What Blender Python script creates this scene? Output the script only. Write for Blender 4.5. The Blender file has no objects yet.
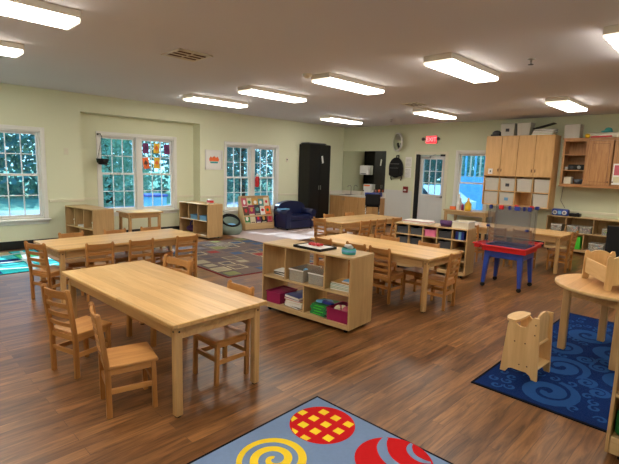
import bpy, bmesh, math, random
from mathutils import Vector, Matrix
random.seed(7)
sc = bpy.context.scene
COL = sc.collection
PI = math.pi
R = math.radians

# ------------------------------------------------------------ measured place
CAM_H, YW, XB, ZC = 1.5944, 9.115, 10.689, 2.830     # eye, window wall, back wall, ceiling
X0, Y0 = -2.2, -1.9                                   # walls behind the viewer

# ------------------------------------------------------------ materials
def lin(c):
    return tuple(((v/255)/12.92 if v/255 <= .04045 else ((v/255+.055)/1.055)**2.4) for v in c)
MATS = {}
def base_mat(name, rgb, rough=.5, metal=0, spec=.5, coat=0):
    m = bpy.data.materials.new(name); m.use_nodes = True
    b = m.node_tree.nodes['Principled BSDF']
    b.inputs['Base Color'].default_value = (*lin(rgb), 1)
    b.inputs['Roughness'].default_value = rough
    b.inputs['Metallic'].default_value = metal
    b.inputs['Specular IOR Level'].default_value = spec
    b.inputs['Coat Weight'].default_value = coat
    MATS[name] = m
    return m
def flat(name, rgb, rough=.5, metal=0, spec=.5, var=.06, scale=6, bump=0, coat=0):
    """plain surface with a slight procedural variation"""
    m = base_mat(name, rgb, rough, metal, spec, coat)
    nt = m.node_tree; N = nt.nodes; L = nt.links; b = N['Principled BSDF']
    tc = N.new('ShaderNodeTexCoord'); no = N.new('ShaderNodeTexNoise')
    no.inputs['Scale'].default_value = scale; no.inputs['Detail'].default_value = 3
    L.new(tc.outputs['Object'], no.inputs['Vector'])
    mx = N.new('ShaderNodeMix'); mx.data_type = 'RGBA'
    c = lin(rgb)
    mx.inputs[6].default_value = (*[v*(1-var) for v in c], 1)
    mx.inputs[7].default_value = (*[min(1, v*(1+var)) for v in c], 1)
    L.new(no.outputs['Fac'], mx.inputs[0]); L.new(mx.outputs[2], b.inputs['Base Color'])
    if bump:
        bp = N.new('ShaderNodeBump'); bp.inputs['Strength'].default_value = bump; bp.inputs['Distance'].default_value = .01
        n2 = N.new('ShaderNodeTexNoise'); n2.inputs['Scale'].default_value = scale*12
        L.new(tc.outputs['Object'], n2.inputs['Vector']); L.new(n2.outputs['Fac'], bp.inputs['Height']); L.new(bp.outputs['Normal'], b.inputs['Normal'])
    return m
def wood(name, c1, c2, axis='x', rough=.4, strips=0, fine=1.0, spec=.4):
    m = base_mat(name, c1, rough, 0, spec)
    nt = m.node_tree; N = nt.nodes; L = nt.links; b = N['Principled BSDF']
    tc = N.new('ShaderNodeTexCoord'); mp = N.new('ShaderNodeMapping')
    s = {'x': (1.2, 14, 14), 'y': (14, 1.2, 14), 'z': (14, 14, 1.2)}[axis]
    mp.inputs['Scale'].default_value = tuple(v*fine for v in s)
    L.new(tc.outputs['Object'], mp.inputs['Vector'])
    no = N.new('ShaderNodeTexNoise'); no.inputs['Scale'].default_value = 1.6; no.inputs['Detail'].default_value = 6; no.inputs['Roughness'].default_value = .6; no.inputs['Distortion'].default_value = .6
    L.new(mp.outputs['Vector'], no.inputs['Vector'])
    cr = N.new('ShaderNodeValToRGB')
    cr.color_ramp.elements[0].position = .3; cr.color_ramp.elements[0].color = (*lin(c2), 1)
    cr.color_ramp.elements[1].position = .68; cr.color_ramp.elements[1].color = (*lin(c1), 1)
    L.new(no.outputs['Fac'], cr.inputs['Fac'])
    out = cr.outputs['Color']
    if strips:
        br = N.new('ShaderNodeTexBrick'); br.inputs['Scale'].default_value = 1
        br.inputs['Brick Width'].default_value = 5.0; br.inputs['Row Height'].default_value = strips
        br.inputs['Mortar Size'].default_value = 0.0006; br.inputs['Mortar'].default_value = (.55, .5, .45, 1)
        br.inputs['Color1'].default_value = (1.05, 1.04, 1.02, 1); br.inputs['Color2'].default_value = (.80, .74, .66, 1)
        br.offset = .37
        m2 = N.new('ShaderNodeMapping'); m2.inputs['Location'].default_value = (3.3, .02, .003)
        L.new(tc.outputs['Object'], m2.inputs['Vector']); L.new(m2.outputs['Vector'], br.inputs['Vector'])
        mx = N.new('ShaderNodeMix'); mx.data_type = 'RGBA'; mx.blend_type = 'MULTIPLY'; mx.inputs[0].default_value = 1
        L.new(out, mx.inputs[6]); L.new(br.outputs['Color'], mx.inputs[7]); out = mx.outputs[2]
    L.new(out, b.inputs['Base Color'])
    return m
def emit(name, rgb, strength):
    m = base_mat(name, rgb, .5)
    b = m.node_tree.nodes['Principled BSDF']
    b.inputs['Emission Color'].default_value = (*lin(rgb), 1); b.inputs['Emission Strength'].default_value = strength
    return m
def thin_glass(name, tint=(1, 1, 1), trans=.9, rough=.02, haze=0, hazecol=(200, 210, 220)):
    m = bpy.data.materials.new(name); m.use_nodes = True; nt = m.node_tree; N = nt.nodes; L = nt.links
    N.remove(N['Principled BSDF']); o = N['Material Output']
    t = N.new('ShaderNodeBsdfTransparent'); t.inputs['Color'].default_value = (*[v*trans for v in tint], 1)
    g = N.new('ShaderNodeBsdfGlossy'); g.inputs['Roughness'].default_value = rough
    fr = N.new('ShaderNodeFresnel'); fr.inputs['IOR'].default_value = 1.45
    mx = N.new('ShaderNodeMixShader'); L.new(fr.outputs['Fac'], mx.inputs[0]); L.new(t.outputs[0], mx.inputs[1]); L.new(g.outputs[0], mx.inputs[2])
    out = mx
    if haze:
        d = N.new('ShaderNodeBsdfDiffuse'); d.inputs['Color'].default_value = (*lin(hazecol), 1)
        m2 = N.new('ShaderNodeMixShader'); m2.inputs[0].default_value = haze
        L.new(mx.outputs[0], m2.inputs[1]); L.new(d.outputs[0], m2.inputs[2]); out = m2
    L.new(out.outputs[0], o.inputs['Surface']); MATS[name] = m
    return m

# woods
wood('table_top', (226, 189, 132), (205, 162, 104), 'x', .30, strips=.093)
wood('table_wood_x', (206, 168, 116), (182, 142, 92), 'x', .4)
wood('table_wood_z', (208, 170, 118), (186, 146, 94), 'z', .4)
wood('chair_x', (208, 154, 92), (178, 122, 66), 'x', .38)
wood('chair_y', (192, 138, 80), (158, 106, 56), 'y', .38)
wood('chair_z', (190, 136, 78), (156, 104, 54), 'z', .38)
wood('shelf_x', (206, 176, 130), (188, 156, 110), 'x', .42)
wood('shelf_z', (196, 162, 114), (176, 142, 96), 'z', .42)
wood('cab_z', (222, 180, 124), (204, 158, 102), 'z', .4)
wood('oak_z', (192, 142, 92), (158, 108, 66), 'z', .4, fine=1.6)
wood('oak_x', (188, 138, 88), (156, 106, 64), 'x', .4, fine=1.6)
wood('counter_z', (204, 160, 106), (184, 138, 86), 'z', .4)
wood('pine_x', (232, 196, 142), (214, 174, 118), 'x', .4)
wood('pine_z', (230, 192, 136), (212, 170, 114), 'z', .4)
wood('round_top', (224, 180, 124), (206, 158, 102), 'x', .28, strips=.11)
# plain
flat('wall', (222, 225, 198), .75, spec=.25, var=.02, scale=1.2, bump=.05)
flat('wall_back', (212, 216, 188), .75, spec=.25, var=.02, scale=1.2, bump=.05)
flat('ceiling', (220, 218, 222), .9, spec=.1, var=.02, scale=.8)
flat('trim_white', (226, 226, 222), .45, var=.02)
flat('trim_cream', (222, 219, 196), .45, var=.02)
flat('door_grey', (206, 208, 208), .45, var=.02)
flat('panel_white', (206, 208, 206), .4, var=.02)
flat('black_rubber', (14, 15, 17), .5, var=.1)
flat('black_paint', (9, 10, 12), .4, var=.1, spec=.35)
flat('black_fabric', (12, 12, 15), .9, var=.3, bump=.2)
flat('chrome', (190, 190, 190), .2, metal=1, var=.02)
flat('steel', (150, 150, 148), .35, metal=1, var=.03)
flat('white_plastic', (225, 225, 222), .4, var=.02)
flat('cream_plastic', (222, 214, 194), .45, var=.02)
flat('paper', (232, 232, 228), .8, var=.02)
flat('counter_top', (222, 216, 204), .35, var=.03, scale=30)
flat('navy_vinyl', (16, 25, 66), .32, var=.08, spec=.5)
flat('red_plastic', (200, 26, 34), .35, var=.04)
flat('blue_plastic', (44, 70, 158), .35, var=.04)
flat('dark_blue', (24, 42, 120), .4, var=.05)
flat('magenta', (150, 24, 78), .5, var=.06)
flat('pink', (228, 120, 160), .5, var=.1, scale=20)
flat('green', (40, 130, 70), .5, var=.1)
flat('bright_green', (70, 200, 50), .5, var=.05)
flat('teal', (60, 160, 160), .5, var=.06)
flat('teal_dull', (86, 140, 140), .6, var=.2, scale=25)
flat('sky_blue', (110, 170, 215), .6, var=.1)
flat('yellow', (236, 190, 40), .5, var=.05)
flat('orange', (232, 110, 50), .6, var=.08)
flat('purple', (78, 40, 92), .6, var=.08)
flat('leaf_purple', (120, 50, 110), .7, var=.2, scale=40)
flat('leaf_yellow', (240, 190, 60), .7, var=.25, scale=40)
flat('leaf_orange', (240, 110, 50), .7, var=.25, scale=40)
flat('brown', (92, 58, 40), .6, var=.1)
flat('grey_bin', (70, 74, 80), .5, var=.08)
flat('dark_grey', (52, 54, 60), .6, var=.1)
flat('cream_book', (214, 204, 170), .6, var=.15, scale=25)
flat('pod_green', (122, 138, 128), .9, var=.15, bump=.3)
flat('ochre', (198, 150, 70), .6, var=.2, scale=25)
flat('rose', (196, 92, 110), .6, var=.2, scale=25)
flat('rug_grey_blue', (122, 146, 184), .95, spec=.1, var=.08, scale=60, bump=.4)
flat('rug_yellow', (240, 206, 50), .95, spec=.1, var=.05, scale=60)
flat('rug_red', (196, 28, 32), .95, spec=.1, var=.06, scale=60)
flat('rug_navy', (13, 40, 94), .95, spec=.1, var=.12, scale=60, bump=.4)
flat('rug_swirl', (34, 74, 132), .95, spec=.1, var=.10, scale=60)
flat('rug_edge', (16, 18, 30), .9, spec=.1)
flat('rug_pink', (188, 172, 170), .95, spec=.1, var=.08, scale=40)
flat('rug_taupe', (104, 90, 84), .95, spec=.1, var=.12, scale=40, bump=.3)
flat('rug_maroon', (110, 30, 36), .95, spec=.1)
flat('rug_line2', (150, 140, 118), .95, spec=.1)
flat('rug_dusk', (84, 78, 82), .95, spec=.1, var=.15, scale=40)
flat('rug_brick', (136, 56, 54), .95, spec=.1, var=.15, scale=40)
flat('rug_blue', (66, 84, 112), .95, spec=.1, var=.15, scale=40)
flat('rug_line', (182, 170, 138), .95, spec=.1)
flat('rug_olive', (124, 126, 86), .95, spec=.1, var=.15, scale=40)
flat('rug_teal', (20, 140, 140), .95, spec=.1, var=.2, scale=30)
flat('rug_aqua', (70, 190, 205), .95, spec=.1, var=.15, scale=30)
flat('rug_sky', (60, 130, 200), .95, spec=.1, var=.15, scale=30)
flat('rug_road', (190, 205, 210), .95, spec=.1)
flat('rug_green', (60, 150, 90), .95, spec=.1, var=.15, scale=30)
flat('grass', (104, 150, 128), .95, spec=.1, var=.5, scale=3)
flat('bark', (82, 66, 52), .9, spec=.1, var=.3)
flat('leaf_a', (88, 140, 138), .9, spec=.05, var=.45, scale=2.5)
flat('leaf_b', (116, 162, 142), .9, spec=.05, var=.4, scale=2.5)
flat('asphalt', (150, 160, 168), .9, spec=.1)
flat('sky_paint', (84, 158, 212), .7, var=.4, scale=9)
flat('tote_grey', (196, 192, 182), .5, var=.05)
flat('car_paint', (190, 205, 220), .25, coat=.6)
flat('car_glass', (30, 45, 60), .1)
flat('fence_wood', (170, 165, 150), .9, spec=.1, var=.1)
flat('extinguisher', (120, 34, 32), .4)
for nm in ('leaf_a', 'leaf_b'):
    m = MATS[nm]; nt = m.node_tree; b = nt.nodes['Principled BSDF']; tr = nt.nodes.new('ShaderNodeBsdfTranslucent'); mx = nt.nodes.new('ShaderNodeMixShader')
    tr.inputs['Color'].default_value = (*lin((84, 140, 124) if nm == 'leaf_a' else (120, 168, 130)), 1); mx.inputs[0].default_value = .15
    nt.links.new(b.outputs[0], mx.inputs[1]); nt.links.new(tr.outputs[0], mx.inputs[2]); nt.links.new(mx.outputs[0], nt.nodes['Material Output'].inputs['Surface'])
thin_glass('glass', (.94, .99, 1.0), .92)
thin_glass('acrylic', (.92, .93, .96), .93, .06, haze=.07, hazecol=(200, 202, 212))
thin_glass('clear_bin', (.97, .97, .95), .98, .25, haze=.26, hazecol=(248, 244, 230))
emit('lamp', (255, 247, 233), 20.0)
emit('lens_end', (255, 240, 215), 1.6)
flat('white_paint', (238, 232, 220), .5, var=.02)
emit('exit_red', (255, 40, 50), 2.2)
# mirror
mm = base_mat('mirror', (214, 218, 210), .02, 1)

# floor: wood-look planks running along X
def floor_mat():
    m = base_mat('floor', (120, 84, 58), .32, 0, .4)
    nt = m.node_tree; N = nt.nodes; L = nt.links; b = N['Principled BSDF']
    tc = N.new('ShaderNodeTexCoord')
    br = N.new('ShaderNodeTexBrick'); br.offset = .37; br.inputs['Scale'].default_value = 1
    br.inputs['Brick Width'].default_value = 1.25; br.inputs['Row Height'].default_value = .092
    br.inputs['Mortar Size'].default_value = .0015; br.inputs['Mortar Smooth'].default_value = .2; br.inputs['Bias'].default_value = 0
    br.inputs['Color1'].default_value = (*lin((146, 104, 64)), 1); br.inputs['Color2'].default_value = (*lin((104, 70, 42)), 1); br.inputs['Mortar'].default_value = (*lin((80, 56, 38)), 1)
    L.new(tc.outputs['Object'], br.inputs['Vector'])
    mp = N.new('ShaderNodeMapping'); mp.inputs['Scale'].default_value = (1.6, 16, 1)
    L.new(tc.outputs['Object'], mp.inputs['Vector'])
    # shift grain per plank by adding the brick colour to the vector
    ad = N.new('ShaderNodeVectorMath'); ad.operation = 'MULTIPLY_ADD'; ad.inputs[1].default_value = (40, 40, 40)
    L.new(br.outputs['Color'], ad.inputs[0]); L.new(mp.outputs['Vector'], ad.inputs[2])
    no = N.new('ShaderNodeTexNoise'); no.inputs['Scale'].default_value = 1.5; no.inputs['Detail'].default_value = 7; no.inputs['Roughness'].default_value = .65; no.inputs['Distortion'].default_value = .8
    L.new(ad.outputs['Vector'], no.inputs['Vector'])
    cr = N.new('ShaderNodeValToRGB'); cr.color_ramp.elements[0].position = .33; cr.color_ramp.elements[0].color = (.36, .31, .27, 1)
    cr.color_ramp.elements[1].position = .66; cr.color_ramp.elements[1].color = (1.36, 1.28, 1.2, 1)
    L.new(no.outputs['Fac'], cr.inputs['Fac'])
    mx = N.new('ShaderNodeMix'); mx.data_type = 'RGBA'; mx.blend_type = 'MULTIPLY'; mx.inputs[0].default_value = 1
    L.new(br.outputs['Color'], mx.inputs[6]); L.new(cr.outputs['Color'], mx.inputs[7]); L.new(mx.outputs[2], b.inputs['Base Color'])
    rr = N.new('ShaderNodeMapRange'); rr.inputs[3].default_value = .26; rr.inputs[4].default_value = .42
    L.new(no.outputs['Fac'], rr.inputs[0]); L.new(rr.outputs[0], b.inputs['Roughness'])
    bp = N.new('ShaderNodeBump'); bp.inputs['Strength'].default_value = .25; bp.inputs['Distance'].default_value = .002
    L.new(no.outputs['Fac'], bp.inputs['Height']); L.new(bp.outputs['Normal'], b.inputs['Normal'])
floor_mat()

# ------------------------------------------------------------ mesh builder
class MB:
    def __init__(s): s.v = []; s.f = []; s.m = []; s.sm = []; s.mats = []
    def mi(s, mat):
        if mat not in s.mats: s.mats.append(mat)
        return s.mats.index(mat)
    def add(s, vs, fs, mat, smooth=False, M=None):
        o = len(s.v); k = s.mi(mat)
        for p in vs: s.v.append(tuple(M @ Vector(p)) if M is not None else tuple(p))
        for f in fs: s.f.append([i+o for i in f]); s.m.append(k); s.sm.append(smooth)
        return s
    def box(s, x0, x1, y0, y1, z0, z1, mat, bev=0, M=None):
        if bev and min(x1-x0, y1-y0, z1-z0) > 2.2*bev:
            bm = bmesh.new(); bmesh.ops.create_cube(bm, size=1)
            for v in bm.verts:
                v.co = Vector(((x0+x1)/2+v.co.x*(x1-x0), (y0+y1)/2+v.co.y*(y1-y0), (z0+z1)/2+v.co.z*(z1-z0)))
            bmesh.ops.bevel(bm, geom=list(bm.edges), offset=bev, segments=2 if bev > .006 else 1, profile=.5, affect='EDGES')
            bm.verts.index_update()
            s.add([tuple(v.co) for v in bm.verts], [[v.index for v in f.verts] for f in bm.faces], mat, False, M); bm.free(); return s
        vs = [(x0, y0, z0), (x1, y0, z0), (x1, y1, z0), (x0, y1, z0), (x0, y0, z1), (x1, y0, z1), (x1, y1, z1), (x0, y1, z1)]
        return s.add(vs, [(0, 3, 2, 1), (4, 5, 6, 7), (0, 1, 5, 4), (1, 2, 6, 5), (2, 3, 7, 6), (3, 0, 4, 7)], mat, False, M)
    def bar(s, a, b, w, d, mat, up=(0, 0, 1), bev=0):
        """box beam from a to b; w across, d along 'up'"""
        a = Vector(a); b = Vector(b); z = (b-a); L = z.length; z.normalize()
        u = Vector(up); x = u.cross(z)
        if x.length < 1e-4: x = Vector((1, 0, 0)).cross(z)
        x.normalize(); y = z.cross(x)
        M = Matrix(((x.x, y.x, z.x, a.x), (x.y, y.y, z.y, a.y), (x.z, y.z, z.z, a.z), (0, 0, 0, 1)))
        return s.box(-w/2, w/2, -d/2, d/2, 0, L, mat, bev, M)
    def cyl(s, a, b, r0, r1, mat, n=16, caps=True):
        a = Vector(a); b = Vector(b); z = (b-a).normalized()
        x = z.orthogonal().normalized(); y = z.cross(x); vs = []
        for c, r in ((a, r0), (b, r1)):
            for i in range(n):
                t = 2*PI*i/n; vs.append(tuple(c+x*math.cos(t)*r+y*math.sin(t)*r))
        s.add(vs, [(i, (i+1) % n, n+(i+1) % n, n+i) for i in range(n)], mat, True)
        if caps: s.add(vs, [list(range(n))[::-1], list(range(n, 2*n))], mat)
        return s
    def tube(s, pts, r, mat, n=8):
        for a, b in zip(pts, pts[1:]): s.cyl(a, b, r, r, mat, n)
        return s
    def lathe(s, prof, mat, n=24, c=(0, 0, 0), M=None, sx=1, sy=1):
        vs = []; fs = []
        for r, z in prof:
            for i in range(n):
                t = 2*PI*i/n; vs.append((c[0]+r*math.cos(t)*sx, c[1]+r*math.sin(t)*sy, c[2]+z))
        for k in range(len(prof)-1):
            for i in range(n): fs.append((k*n+i, k*n+(i+1) % n, (k+1)*n+(i+1) % n, (k+1)*n+i))
        return s.add(vs, fs, mat, True, M)
    def prism(s, poly, h0, h1, mat, plane='xy', M=None):
        """polygon in a plane, extruded along the third axis"""
        def P(a, b, h): return {'xy': (a, b, h), 'xz': (a, h, b), 'yz': (h, a, b)}[plane]
        n = len(poly)
        vs = [P(a, b, h0) for a, b in poly]+[P(a, b, h1) for a, b in poly]
        return s.add(vs, [list(range(n))[::-1], list(range(n, 2*n))]+[(i, (i+1) % n, n+(i+1) % n, n+i) for i in range(n)], mat, False, M)
    def ell(s, c, rx, ry, rz, mat, n=16, k=10, M=None):
        vs = []; fs = []
        for j in range(k+1):
            ph = -PI/2+PI*j/k
            for i in range(n):
                t = 2*PI*i/n; vs.append((c[0]+rx*math.cos(ph)*math.cos(t), c[1]+ry*math.cos(ph)*math.sin(t), c[2]+rz*math.sin(ph)))
        for j in range(k):
            for i in range(n): fs.append((j*n+i, j*n+(i+1) % n, (j+1)*n+(i+1) % n, (j+1)*n+i))
        return s.add(vs, fs, mat, True, M)
    def build(s, name, parent=None, loc=None):
        me = bpy.data.meshes.new(name); me.from_pydata(s.v, [], s.f)
        for m in s.mats: me.materials.append(MATS[m])
        me.polygons.foreach_set('material_index', s.m); me.polygons.foreach_set('use_smooth', s.sm)
        me.validate(); me.update()
        bm = bmesh.new(); bm.from_mesh(me); bmesh.ops.remove_doubles(bm, verts=bm.verts, dist=1e-6); bmesh.ops.recalc_face_normals(bm, faces=bm.faces); bm.to_mesh(me); bm.free()
        o = bpy.data.objects.new(name, me); COL.objects.link(o)
        if parent is not None: o.parent = parent
        if loc: o.location = loc
        return o

def tag(o, label=None, cat=None, group=None, kind=None):
    if label: o['label'] = label
    if cat: o['category'] = cat
    if group: o['group'] = group
    if kind: o['kind'] = kind
    return o
def thing(name, label, cat, loc=(0, 0, 0), rz=0, group=None):
    o = bpy.data.objects.new(name, None); COL.objects.link(o); o.empty_display_size = .1
    o.location = loc; o.rotation_euler = (0, 0, rz)
    return tag(o, label, cat, group)
def struct(name, loc=(0, 0, 0), rz=0):
    o = bpy.data.objects.new(name, None); COL.objects.link(o); o.location = loc; o.rotation_euler = (0, 0, rz)
    return tag(o, kind='structure')
KIDS = {}
def copy_tree(o, parent=None, top=True):
    c = o.copy(); COL.objects.link(c)
    if parent is not None: c.parent = parent
    for ch in list(o.children): copy_tree(ch, c, False)
    return c
def dup(o, loc, rz, label, group=None, scale=None):
    c = copy_tree(o); c.location = loc; c.rotation_euler = (0, 0, rz); c['label'] = label
    if group: c['group'] = group
    if scale: c.scale = scale
    return c
def solo(mb, name, label, cat, loc=(0, 0, 0), rz=0, group=None):
    o = mb.build(name); o.location = loc; o.rotation_euler = (0, 0, rz)
    return tag(o, label, cat, group)

# ------------------------------------------------------------ the room
tag(MB().box(X0-.1, XB+.1, Y0-.1, YW+.5, -.1, 0, 'floor').build('floor'), kind='structure')
tag(MB().box(X0-.1, XB+.1, Y0-.1, YW+.5, ZC, ZC+.1, 'ceiling').build('ceiling'), kind='structure')

def grid_wall(name, u0, u1, z0, z1, holes, d0, d1, mat, along='x'):
    us = sorted({u0, u1, *[h[0] for h in holes], *[h[1] for h in holes]}); us = [u for u in us if u0 <= u <= u1]
    zs = sorted({z0, z1, *[h[2] for h in holes], *[h[3] for h in holes]}); zs = [z for z in zs if z0 <= z <= z1]
    mb = MB()
    for a, b in zip(us, us[1:]):
        run = None
        for c, d in zip(zs, zs[1:]):
            um, zm = (a+b)/2, (c+d)/2
            if any(h[0] < um < h[1] and h[2] < zm < h[3] for h in holes): continue
            if along == 'x': mb.box(a, b, d0, d1, c, d, mat)
            else: mb.box(d0, d1, a, b, c, d, mat)
    o = mb.build(name)
    return tag(o, kind='structure')
WT = .14
AL, AR, AD, AZ = 3.075, 5.635, .30, 2.50
W1 = (.68, 2.38, .54, 2.08); W3 = (6.355, 7.965, .50, 2.08); W2 = (3.515, 5.13, .57, 2.11)
grid_wall('wall_left', X0, XB, 0, ZC, [W1, W3, (AL, AR, -.1, AZ)], YW, YW+WT, 'wall')
grid_wall('wall_alcove', AL-.13, AR+.13, 0, AZ+.15, [W2], YW+AD, YW+AD+WT, 'wall')
tag(MB().box(AL-.13, AL, YW+WT, YW+AD, 0, AZ+.13, 'wall').build('wall_alcove_side'), kind='structure')
tag(MB().box(AR, AR+.13, YW+WT, YW+AD, 0, AZ+.13, 'wall').build('wall_alcove_side'), kind='structure')
tag(MB().box(AL, AR, YW+WT, YW+AD, AZ, AZ+.13, 'wall').build('wall_alcove_soffit'), kind='structure')
# back wall with door and window openings
DY0, DY1, DZ = 5.66, 6.44, 2.03
W4 = (4.57, 5.32, .60, 2.06)
grid_wall('wall_back', Y0, YW+WT, 0, ZC, [(DY0, DY1, -.1, DZ), W4], XB, XB+WT, 'wall_back', along='y')
tag(MB().box(X0-.1, X0, Y0, YW+WT, 0, ZC, 'wall').build('wall_near'), kind='structure')
tag(MB().box(X0, XB, Y0-.1, Y0, 0, ZC, 'wall').build('wall_right'), kind='structure')

def strip(name, segs, mat='trim_cream'):
    mb = MB()
    for s_ in segs: mb.box(*s_, mat, bev=.004)
    return tag(mb.build(name), kind='structure')
rz0, rz1 = .815, .865
strip('trim_1', [(W1[1]+.09, AL, YW-.018, YW, rz0, rz1)])
strip('trim_2', [(AL, 3.47, YW+AD-.018, YW+AD, rz0, rz1), (5.17, AR, YW+AD-.018, YW+AD, rz0, rz1)])
strip('trim_3', [(AR, W3[0]-.09, YW-.018, YW, rz0, rz1)])
strip('trim_4', [(W3[1]+.09, XB, YW-.018, YW, rz0, rz1)])
strip('trim_5', [(XB-.018, XB, Y0, W4[0]-.09, rz0, rz1)])
strip('trim_6', [(X0, W1[0]-.09, YW-.018, YW, rz0, rz1)])
strip('baseboard_left', [(X0, AL, YW-.012, YW, 0, .15), (AR, XB, YW-.012, YW, 0, .15), (AL, AR, YW+AD-.012, YW+AD, 0, .15), (AR-.012, AR, YW, YW+AD, 0, .15)], 'black_rubber')
strip('baseboard_back', [(XB-.012, XB, Y0, DY0-.1, 0, .12), (XB-.012, XB, DY1+.1, YW, 0, .12)], 'black_rubber')
# white wall panel between the sink and the door
tag(MB().box(XB-.008, XB, 6.60, 7.52, .12, 1.04, 'panel_white').build('trim_7'), kind='structure')

# windows: local x right, y away from the room, z up
def window(name, loc, rz, W, z0, z1, units, cols=3, depth=WT, casing=.07, mull=.13):
    root = struct(name, loc, rz)
    f = MB()
    f.box(-casing, 0, -.022, 0, z0-casing*.3, z1+casing, 'trim_white', .004).box(W, W+casing, -.022, 0, z0-casing*.3, z1+casing, 'trim_white', .004)
    f.box(-.0, W, -.022, 0, z1, z1+casing, 'trim_white', .004)
    f.box(0, .02, 0, depth, z0, z1, 'trim_white').box(W-.02, W, 0, depth, z0, z1, 'trim_white').box(0, W, 0, depth, z1-.02, z1, 'trim_white').box(0, W, 0, depth, z0, z0+.02, 'trim_white')
    uw = (W-(units-1)*mull)/units
    for k in range(1, units):
        x = k*uw+(k-1)*mull; f.box(x, x+mull, -.015, .09, z0, z1, 'trim_white')
    f.build('window_frame', root)
    MB().box(-casing-.03, W+casing+.03, -.07, .03, z0-.045, z0-.012, 'trim_white', .006).box(-casing, W+casing, -.02, 0, z0-.11, z0-.045, 'trim_white', .004).build('window_sill', root)
    zm = (z0+z1)/2
    for k in range(units):
        x0 = k*(uw+mull)+(.02 if k == 0 else 0); x1 = k*(uw+mull)+uw-(.02 if k == units-1 else 0)
        for lo, hi, y in ((z0+.02, zm+.02, .04), (zm-.02, z1-.02, .075)):
            s = MB(); t = .035
            s.box(x0, x0+t, y, y+.03, lo, hi, 'trim_white').box(x1-t, x1, y, y+.03, lo, hi, 'trim_white')
            s.box(x0+t, x1-t, y, y+.03, lo, lo+.04, 'trim_white').box(x0+t, x1-t, y, y+.03, hi-.04, hi, 'trim_white')
            if cols > 1:
                for c in range(1, cols):
                    xx = x0+t+(x1-x0-2*t)*c/cols; s.box(xx-.008, xx+.008, y+.004, y+.024, lo+.04, hi-.04, 'trim_white')
                s.box(x0+t, x1-t, y+.004, y+.024, (lo+hi)/2-.008, (lo+hi)/2+.008, 'trim_white')
            o = s.build('sash', root)
            MB().box(x0+t, x1-t, y+.012, y+.016, lo+.04, hi-.04, 'glass').build('glass_pane', o)
    return root
window('window_1', (W1[0], YW, 0), 0, W1[1]-W1[0], W1[2], W1[3], 2)
window('window_2', (W2[0], YW+AD, 0), 0, W2[1]-W2[0], W2[2], W2[3], 2)
window('window_3', (W3[0], YW, 0), 0, W3[1]-W3[0], W3[2], W3[3], 2)
window('window_4', (XB, W4[1], 0), -PI/2, W4[1]-W4[0], W4[2], W4[3], 1, cols=1)

# door
d = struct('door_1', (XB, DY1, 0), -PI/2); DW = DY1-DY0
f = MB(); f.box(-.12, -.085, -.02, 0, 0, DZ+.07, 'trim_cream').box(DW, DW+.07, -.02, 0, 0, DZ+.07, 'trim_cream').box(-.085, DW, -.02, 0, DZ, DZ+.07, 'trim_cream')
f.box(-.085, 0, -.012, .0, 0, DZ, 'black_rubber').box(0, .025, 0, WT, 0, DZ, 'black_rubber').box(DW-.02, DW, 0, WT, 0, DZ, 'trim_cream').box(.62, DW-.02, 0, .05, DZ-.05, DZ, 'black_rubber').box(.0, .62, 0, WT, DZ-.02, DZ, 'trim_cream')
f.build('door_frame', d)
gx0, gx1, gz0, gz1 = .135, .675, .98, 1.90
s = MB()
s.box(.03, gx0, .03, .075, .02, DZ-.03, 'door_grey').box(gx1, DW-.025, .03, .075, .02, DZ-.03, 'door_grey')
s.box(gx0, gx1, .03, .075, .02, gz0, 'door_grey').box(gx0, gx1, .03, .075, gz1, DZ-.03, 'door_grey')
s.box(.12, .36, .022, .03, .2, .82, 'door_grey', .003).box(.42, .66, .022, .03, .2, .82, 'door_grey', .003)
slab = s.build('door_slab', d)
g = MB(); t = .03
g.box(gx0-t, gx0, .02, .034, gz0-t, gz1+t, 'trim_white').box(gx1, gx1+t, .02, .034, gz0-t, gz1+t, 'trim_white').box(gx0, gx1, .02, .034, gz0-t, gz0, 'trim_white').box(gx0, gx1, .02, .034, gz1, gz1+t, 'trim_white')
for k in (1, 2):
    x = gx0+(gx1-gx0)*k/3; z = gz0+(gz1-gz0)*k/3
    g.box(x-.008, x+.008, .03, .06, gz0, gz1, 'trim_white').box(gx0, gx1, .03, .06, z-.008, z+.008, 'trim_white')
g.build('door_muntins', slab)
MB().box(gx0, gx1, .045, .05, gz0, gz1, 'glass').build('door_glass', slab)
MB().cyl((.71, .03, .93), (.71, -.03, .93), .025, .02, 'steel').bar((.71, -.03, .93), (.60, -.035, .93), .02, .015, 'steel').build('door_handle', slab)
MB().box(.06, .34, -.04, .03, DZ-.10, DZ-.04, 'steel', .004).bar((.3, -.02, DZ-.06), (.5, -.02, DZ-.0), .02, .01, 'steel').build('door_closer', slab)

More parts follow.
